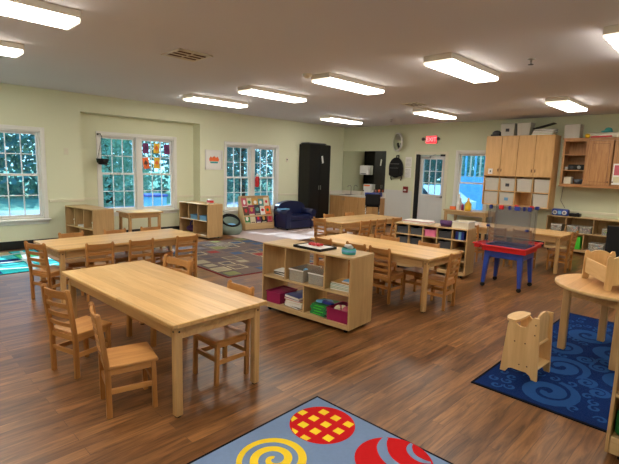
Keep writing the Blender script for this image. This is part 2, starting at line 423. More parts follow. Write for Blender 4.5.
# ------------------------------------------------------------ ceiling fixtures
def light_fixture():
    t = thing('ceiling_light', '', 'ceiling light', group='wraparound fluorescent ceiling lights')
    MB().box(-.625, .625, -.165, .165, -.062, 0, 'white_paint', .004).build('housing', t)
    mb = MB(); prof = [(-.158, -.062), (-.158, -.080), (-.145, -.096), (.145, -.096), (.158, -.080), (.158, -.062)]
    mb.prism(prof, -.605, .605, 'lamp', 'yz'); mb.build('diffuser', t)
    for sx in (-1, 1):
        m2 = MB(); m2.prism([(a_*1.02, b_ if b_ > -.07 else b_-.002) for a_, b_ in prof], sx*.612-.007, sx*.612+.007, 'lens_end', 'yz'); m2.build('end_cap', t)
    return t
lt = light_fixture()
LIGHTS = [((.82, 4.33), 'long ceiling light nearest the viewer in the top left corner'),
          ((.80, 6.02), 'ceiling light at the left edge, behind the nearest left one'),
          ((5.10, 2.56), 'large ceiling light right of centre, nearest the sprinkler head'),
          ((5.08, 4.26), 'ceiling light beside the smoke detector at top centre'),
          ((5.05, 5.88), 'ceiling light between the smoke detector and the window wall'),
          ((4.95, 7.42), 'ceiling light in front of the alcove, nearest the window wall'),
          ((8.62, 7.44), 'ceiling light in the far corner above the tall black locker'),
          ((8.66, 4.90), 'ceiling light in front of the exit sign, beside the far vent'),
          ((8.62, 2.40), 'ceiling light in front of the wall cabinets on the right'),
          ((5.12, .88), 'ceiling light cut off by the top right edge'),
          ((.80, 7.5), 'ceiling light left of the frame by the window wall')]
for i, (p, lab) in enumerate(LIGHTS):
    if i == 0: lt.location = (p[0], p[1], ZC); lt['label'] = lab
    else: dup(lt, (p[0], p[1], ZC), 0, lab)
# the room's lamps behind the viewer
for p in ((.8, 2.5), (.8, .8), (8.6, .6), (-1.3, 4.3), (3.0, -1.0)):
    dup(lt, (p[0], p[1], ZC), 0, 'ceiling light behind the viewer')
def vent(x, y, w, h, lab, rz=0):
    t = thing('ceiling_vent', lab, 'ceiling vent', (x, y, ZC), rz, 'ceiling air vents')
    MB().box(-w/2, w/2, -h/2, -h/2+.03, -.012, 0, 'cream_plastic').box(-w/2, w/2, h/2-.03, h/2, -.012, 0, 'cream_plastic').box(-w/2, -w/2+.03, -h/2, h/2, -.012, 0, 'cream_plastic').box(w/2-.03, w/2, -h/2, h/2, -.012, 0, 'cream_plastic').box(-.01, .01, -h/2, h/2, -.012, 0, 'cream_plastic').build('frame', t)
    MB().box(-w/2+.02, w/2-.02, -h/2+.02, h/2-.02, -.003, -.001, 'black_rubber').build('opening', t)
    m = MB()
    for k in range(7):
        yy = -h/2+.05+k*(h-.1)/6
        m.bar((-w/2+.03, yy, -.008), (w/2-.03, yy, -.008), .018, .003, 'brown' if k % 2 else 'cream_plastic', up=(0, .5, 1))
    m.build('louvres', t)
vent(2.80, 4.80, .42, .42, 'square louvred air vent on the ceiling, nearest the viewer')
vent(7.50, 4.72, .40, .34, 'small far air vent beside the light in front of the exit sign')
t = thing('smoke_detector', 'small round smoke detector beside the centre ceiling light', 'smoke detector', (4.38, 4.42, ZC))
MB().lathe([(0, -.05), (.035, -.05), (.045, -.035), (.06, -.03), (.07, 0)], 'cream_plastic').build('body', t)
for (x, y, lab) in ((5.26, 1.87, 'ceiling sprinkler head at top right of the picture'), (9.45, 6.55, 'far ceiling sprinkler head in front of the back wall mirror')):
    t = thing('sprinkler_head', lab, 'sprinkler', (x, y, ZC), 0, 'ceiling sprinkler heads')
    MB().lathe([(.04, 0), (.04, -.006), (.012, -.012), (.012, -.035), (0, -.035)], 'steel', 12).build('escutcheon', t)
    MB().cyl((0, 0, -.055), (0, 0, -.060), .028, .028, 'dark_grey', 10).bar((-.015, 0, -.03), (-.012, 0, -.057), .004, .004, 'dark_grey').bar((.015, 0, -.03), (.012, 0, -.057), .004, .004, 'dark_grey').build('deflector', t)

# ------------------------------------------------------------ tables
def long_table(label, cx, cy, rz, h=.632, L=1.83, W=.76, name='long_table', cat='table', group='long wooden classroom tables'):
    t = thing(name, label, cat, (cx, cy, 0), rz, group)
    MB().box(-L/2, L/2, -W/2, W/2, h-.028, h, 'table_top', .004).build('tabletop', t)
    i = .056; a = .028
    m = MB()
    for sy in (-1, 1): m.box(-L/2+i+.04, L/2-i-.04, sy*(W/2-i)-a/2 if sy > 0 else -(W/2-i)-a/2, sy*(W/2-i)+a/2 if sy > 0 else -(W/2-i)+a/2, h-.115, h-.028, 'table_wood_x', .003)
    for sx in (-1, 1): m.box(sx*(L/2-i)-a/2, sx*(L/2-i)+a/2, -W/2+i+.03, W/2-i-.03, h-.115, h-.028, 'table_wood_x', .003)
    m.build('apron', t)
    for sx in (-1, 1):
        for sy in (-1, 1):
            x, y = sx*(L/2-.062), sy*(W/2-.062)
            l = MB().box(x-.0255, x+.0255, y-.0255, y+.0255, 0.008, h-.028, 'table_wood_z', .006).cyl((x, y, 0), (x, y, .01), .02, .02, 'black_rubber', 12)
            l.cyl((x, y+sy*.0257, h-.065), (x, y+sy*.0275, h-.065), .007, .007, 'black_rubber', 8).cyl((x+sx*.0257, y, h-.065), (x+sx*.0275, y, h-.065), .007, .007, 'black_rubber', 8)
            l.build('leg', t)
    return t
# table 1: corner (1.269,2.359), long axis along +Y rotated 2.1 deg
a1 = R(2.1); ux, uy = (math.cos(a1), math.sin(a1)), (-math.sin(a1), math.cos(a1))
c1 = (1.269+.38*ux[0]+.915*uy[0], 2.359+.38*ux[1]+.915*uy[1])
long_table('large light wooden table nearest the viewer, in the left foreground', c1[0], c1[1], a1+PI/2)
long_table('long wooden table behind the nearest one, in front of the alcove window', 2.37, 5.66, R(3))
long_table('long wooden table right of the open shelf, in front of the cubby unit', 4.75, 3.345, R(90))
long_table('farthest long wooden table, in front of the sink counter', 6.93, 5.46, R(-.8))
long_table('wooden table behind the red and blue water table', 8.20, 2.96, R(90))
long_table('small square wooden table standing under the alcove window', 3.95, 8.62, 0, L=.72, W=.55, name='small_table', group=None)

# ------------------------------------------------------------ chairs: local facing +x
def make_chair():
    t = thing('classroom_chair', '', 'chair')
    sh = .345; H = .675
    # seat, slightly dished board
    n = 6; vs = []; fs = []
    mb = MB(); mb.box(-.135, .165, -.155, .155, sh-.022, sh, 'chair_x', .007); mb.build('seat', t)
    for sy in (-1, 1):
        y = sy*.137
        l = MB(); l.bar((-.135, y, .001), (-.138, y, sh-.02), .028, .034, 'chair_z', up=(1, 0, 0), bev=.003)
        l.bar((-.138, y, sh-.03), (-.185, y, H), .028, .032, 'chair_z', up=(1, 0, 0), bev=.004)
        l.ell((-.1855, y, H), .016, .014, .012, 'chair_z', 8, 6)
        l.build('rear_leg', t)
        MB().bar((.142, y, .001), (.135, y, sh-.02), .03, .03, 'chair_z', up=(1, 0, 0), bev=.003).build('front_leg', t)
    # curved slats between the posts
    def slat(z, hh, name):
        m = MB(); k = 6; pts = []
        def px(zz): return -.138-.047*(zz-.315)/(H-.315)
        vs = []; fs = []
        for i in range(k+1):
            u = -1+2*i/k; y = u*.128; bow = -.016*(1-u*u)
            for (zz, dx) in ((z-hh/2, -.007), (z+hh/2, -.007), (z+hh/2, .007), (z-hh/2, .007)):
                vs.append((px(zz)+bow+dx, y, zz))
        for i in range(k):
            for j in range(4): fs.append((i*4+j, i*4+(j+1) % 4, (i+1)*4+(j+1) % 4, (i+1)*4+j))
        fs += [(3, 2, 1, 0), (k*4, k*4+1, k*4+2, k*4+3)]
        m.add(vs, fs, 'chair_y'); m.build(name, t)
    slat(.637, .058, 'top_rail'); slat(.555, .034, 'slat'); slat(.480, .034, 'slat'); slat(.408, .03, 'slat')
    m = MB()
    for sy in (-1, 1):
        m.box(-.125, .13, sy*.137-.009, sy*.137+.009, sh-.06, sh-.022, 'chair_x')
    m.box(-.145, -.125, -.125, .125, sh-.06, sh-.022, 'chair_y').box(.125, .145, -.125, .125, sh-.06, sh-.022, 'chair_y')
    m.build('seat_rail', t)
    for sy in (-1, 1): MB().box(-.125, .13, sy*.137-.008, sy*.137+.008, .155, .19, 'chair_x', .002).build('stretcher', t)
    MB().box(-.143, -.127, -.125, .125, .175, .21, 'chair_y', .002).build('stretcher', t)
    MB().box(.128, .144, -.125, .125, .175, .21, 'chair_y', .002).build('stretcher', t)
    return t
chair = make_chair()
BIG = (1.28, 1.33, 1.04)
CH = [  # x, y, facing, scale, label, group
 (1.130, 3.540, 17, None, 'farther of the two chairs on the left side of the nearest table', 'chairs around the nearest table'),
 (1.168, 2.790, -13, None, 'chair in the left foreground showing its whole seat at the nearest table', 'chairs around the nearest table'),
 (1.868, 2.735, 182, None, 'chair tucked under the right side of the nearest table, by its front leg', 'chairs around the nearest table'),
 (1.875, 3.765, 189, BIG, 'larger wide-backed chair at the far right side of the nearest table', 'chairs around the nearest table'),
 (1.513, 5.640, 24, None, 'chair at the left end of the second table, by the teal rug', 'chairs around the table by the alcove'),
 (1.915, 5.345, 83, None, 'left chair of three with backs to the viewer at the alcove table', 'chairs around the table by the alcove'),
 (2.375, 5.320, 88, None, 'middle chair of three with backs to the viewer at the alcove table', 'chairs around the table by the alcove'),
 (2.965, 5.290, 89, None, 'right chair of three with backs to the viewer at the alcove table', 'chairs around the table by the alcove'),
 (1.90, 5.95, -90, None, 'far side chair at the alcove table, nearest the low shelf with toys', 'chairs around the table by the alcove'),
 (2.45, 5.93, -88, None, 'middle far side chair at the alcove table, facing the viewer', 'chairs around the table by the alcove'),
 (2.97, 5.94, -86, None, 'far side chair at the alcove table, in front of the small square table', 'chairs around the table by the alcove'),
 (4.515, 3.065, 0, None, 'chair directly behind the right end of the open shelf', 'chairs around the table by the cubby unit'),
 (4.52, 3.430, 0, None, 'chair behind the open shelf, second from its right end', 'chairs around the table by the cubby unit'),
 (4.50, 3.960, -2, None, 'chair behind the tray on the open shelf, left end of its table', 'chairs around the table by the cubby unit'),
 (4.790, 2.510, 94, None, 'chair at the near end of the table beside the cubby unit', 'chairs around the table by the cubby unit'),
 (4.99, 2.890, 180, None, 'chair between the table and the cubby unit, nearer the viewer', 'chairs around the table by the cubby unit'),
 (5.0, 3.50, 180, None, 'chair between the table and the cubby unit, farther from the viewer', 'chairs around the table by the cubby unit'),
 (6.155, 5.600, 0, None, 'chair at the left end of the farthest table, facing the back wall', 'chairs around the farthest table'),
 (6.40, 5.04, 90, None, 'left chair on the near side of the farthest table', 'chairs around the farthest table'),
 (6.86, 5.02, 90, None, 'middle chair on the near side of the farthest table', 'chairs around the farthest table'),
 (7.34, 5.00, 90, None, 'right chair on the near side of the farthest table', 'chairs around the farthest table'),
 (6.70, 5.85, -90, None, 'left far side chair of the farthest table, toward the locker', 'chairs around the farthest table'),
 (7.35, 5.85, -90, None, 'right far side chair of the farthest table, toward the stool', 'chairs around the farthest table'),
 (7.90, 2.62, 0, None, 'chair behind the water table, under the near end of the far right table', 'chairs around the table by the low wall shelf'),
 (7.88, 3.02, 0, None, 'middle chair behind the clear panel of the water table', 'chairs around the table by the low wall shelf'),
 (7.88, 3.50, 0, None, 'chair beside the cubby unit, at the far right table', 'chairs around the table by the low wall shelf'),
 (8.26, 2.16, 90, None, 'chair at the near end of the far right table, by the low wall shelf', 'chairs around the table by the low wall shelf'),
]
for i, (x, y, f_, scl, lab, g_) in enumerate(CH):
    c = chair if i == 0 else copy_tree(chair)
    c.location = (x, y, 0); c.rotation_euler = (0, 0, R(f_)); c['label'] = lab; c['group'] = g_
    if scl: c.scale = scl

# ------------------------------------------------------------ open shelving. local: x right, front at y=0 facing -y, origin front left bottom
def shelf_unit(name, label, cat, loc, rz, W, D, H, rows, z_shelves, mx='shelf_x', mz='shelf_z', back=None, casters=True, base=.05, t=.018, top_over=0):
    """rows: list from bottom to top of divider x positions; z_shelves: heights of inner boards"""
    root = thing(name, label, cat, loc, rz)
    foot = .045 if casters else 0
    MB().box(-top_over, W+top_over, -top_over, D, H-t, H, mx, .004).build('top', root)
    for x in (0, W-t): MB().box(x, x+t, 0, D, foot, H-t, mz, .002).build('side_panel', root)
    MB().box(t, W-t, .004, D, foot, foot+base, mx, .002).build('bottom_board', root)
    for z in z_shelves: MB().box(t, W-t, .004, D-.002, z-t, z, mx, .002).build('shelf_board', root)
    zs = [foot+base]+list(z_shelves)
    ze = [z-t for z in z_shelves]+[H-t]
    for a, b, xs in zip(zs, ze, rows):
        for x in xs: MB().box(x-t/2, x+t/2, .006, D-.002, a, b, mz, .001).build('divider', root)
    if back: MB().box(t, W-t, D-.01, D, foot+base, H-t, back).build('back_panel', root)
    if casters:
        for x in (.07, W-.07):
            for y in (.06, D-.06):
                MB().cyl((x-.012, y, .021), (x+.012, y, .021), .021, .021, 'black_rubber', 12).box(x-.016, x+.016, y-.016, y+.016, .03, foot, 'dark_grey').build('caster', root)
    return root
def loc_of(o, x, y, z=0):
    return Matrix.Translation(o.location) @ Matrix.Rotation(o.rotation_euler[2], 4, 'Z') @ Vector((x, y, z))
def put(mb, name, label, cat, shelf, x, y, z, rz=0, group=None):
    p = loc_of(shelf, x, y, z)
    o = mb.build(name); o.location = p; o.rotation_euler = (0, 0, shelf.rotation_euler[2]+rz)
    return tag(o, label, cat, group)
def tput(name, label, cat, shelf, x, y, z, rz=0, group=None):
    return thing(name, label, cat, loc_of(shelf, x, y, z), shelf.rotation_euler[2]+rz, group)

# D: open shelf in the middle of the room
WD = 1.18
SD = shelf_unit('open_shelf', 'open double-sided wooden shelf in the middle of the room, nearest the viewer', 'shelf', (3.113, 3.765, 0), R(-84.8), WD, .41, .76, [[.60], [.335, .86]], [.40])
# E: cubby unit
WE = 1.18
SE = shelf_unit('cubby_unit', 'wooden cubby unit with five columns beside the right-hand long table', 'cubby shelf', (6.155, 4.07, 0), R(-82.9), WE, .41, .755, [[WE*k/5 for k in range(1, 5)]]*4, [.265, .425, .585], back='shelf_z')
SA = shelf_unit('low_shelf', 'low wooden shelf left of the alcove window, standing behind the second table', 'shelf', (2.715, 9.055, 0), R(-82.6), 1.02, .385, .755, [[.52], [.34, .68]], [.40], back='shelf_z')
SB = shelf_unit('low_shelf', 'low wooden shelf on wheels right of the alcove, below the small picture', 'shelf', (5.06, 9.06, 0), R(-84.5), 1.0, .41, .755, [[.50], [.33, .66]], [.40], back='shelf_z')
SG = shelf_unit('low_shelf', 'long low wooden shelf against the back wall under the wall cabinets', 'shelf', (XB-.385, 3.03, 0), R(-90), 2.40, .37, .75, [[.72, 1.5], [.37, .87, 1.35, 1.9]], [.43], back='shelf_z', base=.05)
# near right shelf
SR = shelf_unit('low_shelf', 'wooden shelf cut off by the right edge, at the corner of the blue swirl rug', 'shelf', (2.877, .415, 0), R(-90), 1.0, .36, .80, [[.5], [.5]], [.40], back='shelf_z', base=.10)
# bottle on it
t = tput('bottle', 'dark green bottle in the shelf at the right edge', 'bottle', SR, .07, .09, .146)
MB().lathe([(0, 0), (.045, 0), (.05, .02), (.05, .12), (.02, .17), (.018, .2), (0, .2)], 'green', 16).build('body', t)
MB().lathe([(.021, .2), (.021, .225), (0, .225)], 'white_plastic', 12).build('cap', t)

# ---- things on / in shelf D (top at .76)
t = tput('activity_tray', 'black rimmed tray with papers on top of the open shelf', 'tray', SD, .60, .17, .76, R(-4))
MB().box(-.19, .19, -.13, .13, 0, .008, 'black_paint').box(-.19, .19, -.13, -.12, .008, .025, 'black_paint').box(-.19, .19, .12, .13, .008, .025, 'black_paint').box(-.19, -.18, -.12, .12, .008, .025, 'black_paint').box(.18, .19, -.12, .12, .008, .025, 'black_paint').build('tray_base', t)
MB().box(-.16, .17, -.10, .11, .009, .022, 'paper').build('paper_stack', t)
m = MB()
for k in range(9):
    a = random.random()*6.3; m.ell((random.uniform(-.06, .07), random.uniform(-.035, .035), .012+random.random()*.012), .03, .018, .012, 'red_plastic', 8, 6)
put(m, 'red_toy_beads', 'crumpled string of red beads on the papers in the black tray', 'toy', SD, .60, .19, .783)
t = tput('wipes_box', 'pale blue wipes container with white tissue on the open shelf', 'wipes box', SD, 1.03, .17, .76)
MB().lathe([(0, 0), (.062, 0), (.066, .01), (.066, .055), (.06, .058)], 'teal', 20, sx=1.15, sy=.85).lathe([(.067, .022), (.069, .024), (.069, .04), (.067, .042)], 'sky_blue', 20, sx=1.15, sy=.85).build('tub', t)
m = MB()
for k in range(6): m.ell((random.uniform(-.03, .03), random.uniform(-.02, .02), .062+random.random()*.02), .03, .022, .018, 'paper', 8, 6)
m.build('tissue', t)
t = tput('paper_stack', 'loose black and white papers on the upper left shelf of the open shelf', 'papers', SD, .19, .17, .40)
m = MB()
for k in range(5): m.box(-.1, .1, -.08, .08, k*.011, k*.011+.009, ['paper', 'dark_grey', 'paper', 'black_paint', 'paper'][k], M=Matrix.Rotation(R(random.uniform(-14, 14)), 4, 'Z'))
m.build('sheets', t)
def clear_bin(label, shelf, x, y, z, w=.2, d=.26, h=.11, content='cream_book', rz=0, group=None, name='clear_bin'):
    t = tput(name, label, 'bin', shelf, x, y, z, rz, group)
    m = MB(); k = .004
    m.box(-w/2, w/2, -d/2, d/2, 0, k, 'clear_bin').box(-w/2, -w/2+k, -d/2, d/2, k, h, 'clear_bin').box(w/2-k, w/2, -d/2, d/2, k, h, 'clear_bin').box(-w/2, w/2, -d/2, -d/2+k, k, h, 'clear_bin').box(-w/2, w/2, d/2-k, d/2, k, h, 'clear_bin')
    m.box(-w/2-.006, w/2+.006, -d/2-.006, -d/2, h-.012, h, 'white_plastic').box(-w/2-.006, w/2+.006, d/2, d/2+.006, h-.012, h, 'white_plastic')
    m.build('tub', t)
    c = MB(); rnd = random.Random(hash(label) % 999 if False else len(label)*7+int(x*100))
    for _ in range(9):
        r = rnd.uniform(.02, .032)
        c.ell((rnd.uniform(-w/2+.04, w/2-.04), rnd.uniform(-d/2+.045, d/2-.045), .012+r*.8+rnd.random()*max(0, h-.08)), r, r*.9, r*.8, content if rnd.random() < .6 else rnd.choice(['paper', 'sky_blue', 'rose']), 8, 6)
    c.build('contents', t)
    return t
clear_bin('clear plastic bin of beige toys in the upper middle of the open shelf', SD, .47, .18, .40, .19, .3, .13, 'cream_book')
clear_bin('clear plastic bin of pink toys beside the beige one in the open shelf', SD, .71, .2, .40, .19, .28, .12, 'pink')
def book(label, shelf, x, y, z, w, d, h, mat, rz=0, group=None, name='book', cat='book'):
    t = tput(name, label, cat, shelf, x, y, z, rz, group)
    MB().box(-w/2, w/2, -d/2, d/2, 0, .0025, mat).box(-w/2, w/2, -d/2, d/2, h-.0025, h, mat).box(-w/2, -w/2+.003, -d/2, d/2, 0, h, mat).build('cover', t)
    MB().box(-w/2+.003, w/2-.004, -d/2+.003, d/2-.003, .0025, h-.0025, 'paper').build('pages', t)
    return t
z = .40
for k, (mt, lb) in enumerate((('cream_book', 'cream book at the bottom of the upper right stack in the open shelf'), ('green', 'thin green book second in the upper right stack of the open shelf'), ('cream_book', 'cream book third from the bottom of the upper right stack'), ('teal', 'teal book near the top of the upper right stack'), ('ochre', 'tan book on top of the upper right stack in the open shelf'))):
    book(lb, SD, 1.01+random.uniform(-.01, .01), .17, z, .24, .2, .015, mt, R(random.uniform(-6, 6)), 'books stacked in the upper right of the open shelf'); z += .0155
t = tput('folded_cloth', 'white folded cloth lying on the upper right book stack', 'cloth', SD, 1.06, .16, z)
MB().box(-.06, .06, -.05, .05, 0, .012, 'paper', .004).box(-.05, .055, -.04, .045, .012, .022, 'sky_blue', .003).build('fold', t)
zb = .096
def open_box(label, shelf, x, y, z, w, d, h, mat, rz=0, group=None, name='storage_bin', lip=None):
    t = tput(name, label, 'bin', shelf, x, y, z, rz, group)
    m = MB(); k = .006
    m.box(-w/2, w/2, -d/2, d/2, 0, k, mat).box(-w/2, -w/2+k, -d/2, d/2, k, h, mat).box(w/2-k, w/2, -d/2, d/2, k, h, mat).box(-w/2+k, w/2-k, -d/2, -d/2+k, k, h, mat).box(-w/2+k, w/2-k, d/2-k, d/2, k, h, mat)
    m.build('tub', t)
    l = MB(); e = .008
    l.box(-w/2-e, w/2+e, -d/2-e, -d/2, h-.012, h, lip or mat).box(-w/2-e, w/2+e, d/2, d/2+e, h-.012, h, lip or mat).box(-w/2-e, -w/2, -d/2, d/2, h-.012, h, lip or mat).box(w/2, w/2+e, -d/2, d/2, h-.012, h, lip or mat)
    l.build('rim', t)
    return t
open_box('magenta storage box in the lower left of the open shelf', SD, .145, .17, zb, .2, .28, .125, 'magenta')
t = tput('folded_fabric', 'red and pink folded fabric in the left magenta box', 'cloth', SD, .145, .17, zb+.0065)
MB().box(-.085, .085, -.12, .12, 0, .07, 'rose', .012).box(-.08, .08, -.115, .11, .07, .115, 'magenta', .012).build('fold', t)
z = zb
for k, (mt, lb) in enumerate((('dark_grey', 'dark board book at the bottom of the lower left stack'), ('paper', 'thick white book second in the lower left stack'), ('cream_book', 'cream book in the middle of the lower left stack'), ('red_plastic', 'red spined book near the top of the lower left stack'), ('dark_blue', 'dark blue book on top of the lower left stack of the open shelf'))):
    hh = (.018, .034, .026, .018, .03)[k]
    book(lb, SD, .42+random.uniform(-.012, .012), .17, z, .23, .26, hh, mt, R(random.uniform(-8, 8)), 'books stacked in the lower left of the open shelf'); z += hh+.0005
for k in range(4):
    t = tput('picture_book', ('bottom', 'second', 'third', 'top')[k]+' green book of the pile in the lower right of the open shelf', 'book', SD, .765+.01*(k % 2), .17, zb+k*.0285, R((-4, 3, -2, 5)[k]), 'green books in the open shelf')
    MB().box(-.10, .10, -.125, -.119, 0, .027, 'green').box(-.10, .10, -.119, .12, 0, .003, 'green').box(-.10, .10, -.119, .12, .024, .027, 'green').build('cover', t)
    MB().box(-.095, .095, -.119, .115, .003, .024, 'paper').build('pages', t)
    MB().box(-.06, .05, -.1255, -.125, .008, .018, 'bright_green').build('spine_band', t)
t = tput('blue_cloth', 'crumpled blue cloth lying on the green books', 'cloth', SD, .80, .17, zb+.117)
m = MB()
for k in range(6): m.ell((random.uniform(-.07, .07), random.uniform(-.06, .06), .014), .06, .05, .014, 'sky_blue' if k % 2 else 'dark_blue', 10, 6)
m.build('fold', t)
open_box('magenta storage box in the lower right of the open shelf', SD, 1.02, .16, zb, .25, .27, .125, 'magenta')
t = tput('cloth_bundle', 'pink and cream cloth bundle in the right magenta box', 'cloth', SD, 1.02, .16, zb+.006)
m = MB()
for k in range(6): m.ell((random.uniform(-.06, .06), random.uniform(-.07, .07), .09), .05, .05, .045, 'rose' if k % 2 else 'cream_book', 10, 6)
m.build('fold', t)

# ---- cubby unit E: bins
cw = WE/5
names_c = ['leftmost', 'second', 'middle', 'fourth', 'rightmost']
rowname = {.585: 'top row', .425: 'second row'}
for (c_, z, mt) in ((0, .585, 'grey_bin'), (1, .585, 'grey_bin'), (2, .585, 'pink'), (3, .585, 'dark_grey'), (0, .425, 'grey_bin'), (1, .425, 'dark_grey'), (3, .425, 'grey_bin')):
    col = {'grey_bin': 'grey', 'pink': 'pink', 'dark_grey': 'dark grey'}[mt]
    open_box(f'{col} bin in the {names_c[c_]} cubby of the {rowname[z]} of the cubby unit', SE, cw*(c_+.5), .17, z, cw-.055, .28, .105, mt, group='bins in the cubby unit')
for k in range(3):
    t = tput('binder', ('left', 'middle', 'right')[k]+' blue binder standing in the top right cubby', 'binder', SE, cw*4+.065+k*.045, .13, .585, 0, 'binders in the cubby unit')
    mt = ['dark_blue', 'sky_blue', 'dark_blue'][k]
    MB().box(-.018, .018, -.10, -.095, 0, .125, mt).box(-.018, -.015, -.095, .10, 0, .125, mt).box(.015, .018, -.095, .10, 0, .125, mt).build('cover', t)
    MB().box(-.015, .015, -.095, .095, .004, .118, 'paper').build('pages', t)
# on top of E
t = tput('paper_stack', 'wide stack of white papers on the left of the cubby unit', 'papers', SE, .33, .17, .755)
m = MB()
for k in range(6): m.box(-.22, .22, -.13, .13, k*.008, k*.008+.0075, ['paper', 'cream_book', 'paper', 'paper', 'rose', 'paper'][k], M=Matrix.Rotation(R(random.uniform(-6, 6)), 4, 'Z'))
m.build('sheets', t)
t = tput('purple_basket', 'dark purple woven basket on top of the cubby unit', 'basket', SE, .80, .12, .755)
MB().lathe([(0, .0), (.07, 0), (.085, .09), (.078, .09), (.065, .008), (0, .008)], 'purple', 18, sx=1.15).build('tub', t)
m = MB()
for k in range(5): m.ell((random.uniform(-.04, .04), random.uniform(-.03, .03), .07), .03, .03, .025, 'purple' if k % 2 else 'brown', 8, 6)
m.build('contents', t)
open_box('white plastic tub on the right end of the cubby unit', SE, 1.045, .20, .755, .24, .30, .10, 'cream_plastic', lip='white_plastic', name='white_tub')

# ---- low shelf A toys
for k, (x, mt, lab) in enumerate(((.16, 'paper', 'small white toy animal in the left bay of the low shelf'), (.83, 'cream_plastic', 'pale toy animal in the right bay of the low shelf'))):
    t = tput('toy_animal', lab, 'toy', SA, x, .12, .40, 0, 'toys on the left low shelf')
    MB().ell((0, 0, .06), .05, .03, .03, mt, 12, 8).ell((-.055, 0, .095), .022, .02, .022, mt, 10, 6).cyl((-.03, .014, 0), (-.03, .014, .05), .01, .012, mt, 8).cyl((-.03, -.014, 0), (-.03, -.014, .05), .01, .012, mt, 8).cyl((.03, .014, 0), (.03, .014, .05), .01, .012, mt, 8).cyl((.03, -.014, 0), (.03, -.014, .05), .01, .012, mt, 8).build('body', t)
t = tput('white_tray', 'white tray lying in the middle bay of the low shelf', 'tray', SA, .50, .15, .40)
MB().box(-.13, .13, -.1, .1, 0, .006, 'white_plastic').box(-.13, .13, -.1, -.094, .006, .03, 'white_plastic').box(-.13, .13, .094, .1, .006, .03, 'white_plastic').box(-.13, -.124, -.1, .1, .006, .03, 'white_plastic').box(.124, .13, -.1, .1, .006, .03, 'white_plastic').build('tray_base', t)
# ---- low shelf B
open_box('pale blue bin in the middle bay of the right low shelf', SB, .50, .15, .40, .22, .26, .10, 'sky_blue')
open_box('pale blue bin in the right bay of the right low shelf', SB, .82, .15, .40, .22, .26, .10, 'sky_blue')
t = tput('purple_bag', 'purple bag with a handle on the bottom of the right low shelf', 'bag', SB, .25, .16, .095)
MB().ell((0, 0, .07), .15, .11, .07, 'purple', 16, 8).build('body', t)
MB().tube([(-.07, 0, .11), (-.05, 0, .2), (0, 0, .24), (.05, 0, .2), (.07, 0, .11)], .012, 'dark_blue').build('handle', t)
for k, (x, mt, lab) in enumerate(((.79, 'rose', 'left small tin on top of the right low shelf'), (.89, 'red_plastic', 'right small tin on top of the right low shelf'))):
    t = tput('small_tin', lab, 'tin', SB, x, .2, .755, 0, 'tins on the right low shelf')
    MB().cyl((0, 0, 0), (0, 0, .10), .042, .042, 'white_plastic', 16).build('body', t)
    MB().cyl((0, 0, .025), (0, 0, .075), .0425, .0425, mt, 16, caps=False).build('label_band', t)

# ------------------------------------------------------------ near right: blue rug, doll chair, round table, crib
def tt(w): return .006
rug = MB(); rug.box(0, 2.56, -2.0, 0, 0, .007, 'rug_edge').box(.02, 2.54, -1.98, -.02, .007, .009, 'rug_navy')
def ribbon(mb, pts, w, z, mat):
    vs = []; fs = []
    for i, (x, y) in enumerate(pts):
        a = pts[max(0, i-1)]; b = pts[min(len(pts)-1, i+1)]
        dx, dy = b[0]-a[0], b[1]-a[1]; l = math.hypot(dx, dy) or 1; nx, ny = -dy/l, dx/l
        ww = w*(.35+.65*math.sin(PI*(i+.6)/(len(pts)+.2))) if w < 0 else w
        ww = abs(ww); t_ = i/(len(pts)-1); ww *= (.45+.55*min(1, 4*t_, 4*(1-t_)))
        vs += [(x+nx*ww/2, y+ny*ww/2, z), (x-nx*ww/2, y-ny*ww/2, z)]
    for i in range(len(pts)-1): fs.append((2*i, 2*i+1, 2*i+3, 2*i+2))
    mb.add(vs, fs, mat)
def spiral(cx, cy, r0, r1, turns, a0, sq=1, n=40, hand=1):
    return [(cx+(r0+(r1-r0)*i/n)*math.cos(a0+hand*turns*2*PI*i/n), cy+sq*(r0+(r1-r0)*i/n)*math.sin(a0+hand*turns*2*PI*i/n)) for i in range(n+1)]
rr = random.Random(5); placed = []
for _ in range(6000):
    r = rr.choice([.23, .19, .14, .09, .05]) if _ > 300 else .23
    x, y = rr.uniform(r+.05, 2.5-r), rr.uniform(-1.93+r, -.05-r)
    if all(math.hypot(x-a, y-b) > (r+c)*.84 for a, b, c in placed): placed.append((x, y, r))
for x, y, r in placed:
    ribbon(rug, spiral(x, y, r*.12, r, 1.7 if r > .07 else 1.1, rr.uniform(0, 6.3), .85, 30, rr.choice([-1, 1])), r*.40, .0095, 'rug_swirl')
solo(rug, 'swirl_rug', 'navy blue rug with lighter blue swirls under the round table', 'rug', (3.195, 1.35, 0))

# doll high chair: local near panel faces -x, front (tray) toward +y
t = thing('doll_high_chair', 'small light wooden doll high chair standing on the blue swirl rug', 'doll chair', (3.57, 1.01, .010), R(-3))
def side_poly():
    p = [(-.01, 0), (.03, 0), (.045, .03), (.075, .045), (.19, .045), (.215, .035), (.235, 0), (.275, 0), (.245, .40), (.235, .425)]
    p += [(.19, .425), (.165, .405), (.14, .398), (.11, .405), (.09, .43), (.075, .465), (.055, .495), (.01, .495)]
    return p
for k, x in enumerate((0, .262)):
    MB().prism(side_poly(), x, x+.018, 'pine_z', 'yz').build('side_panel', t)
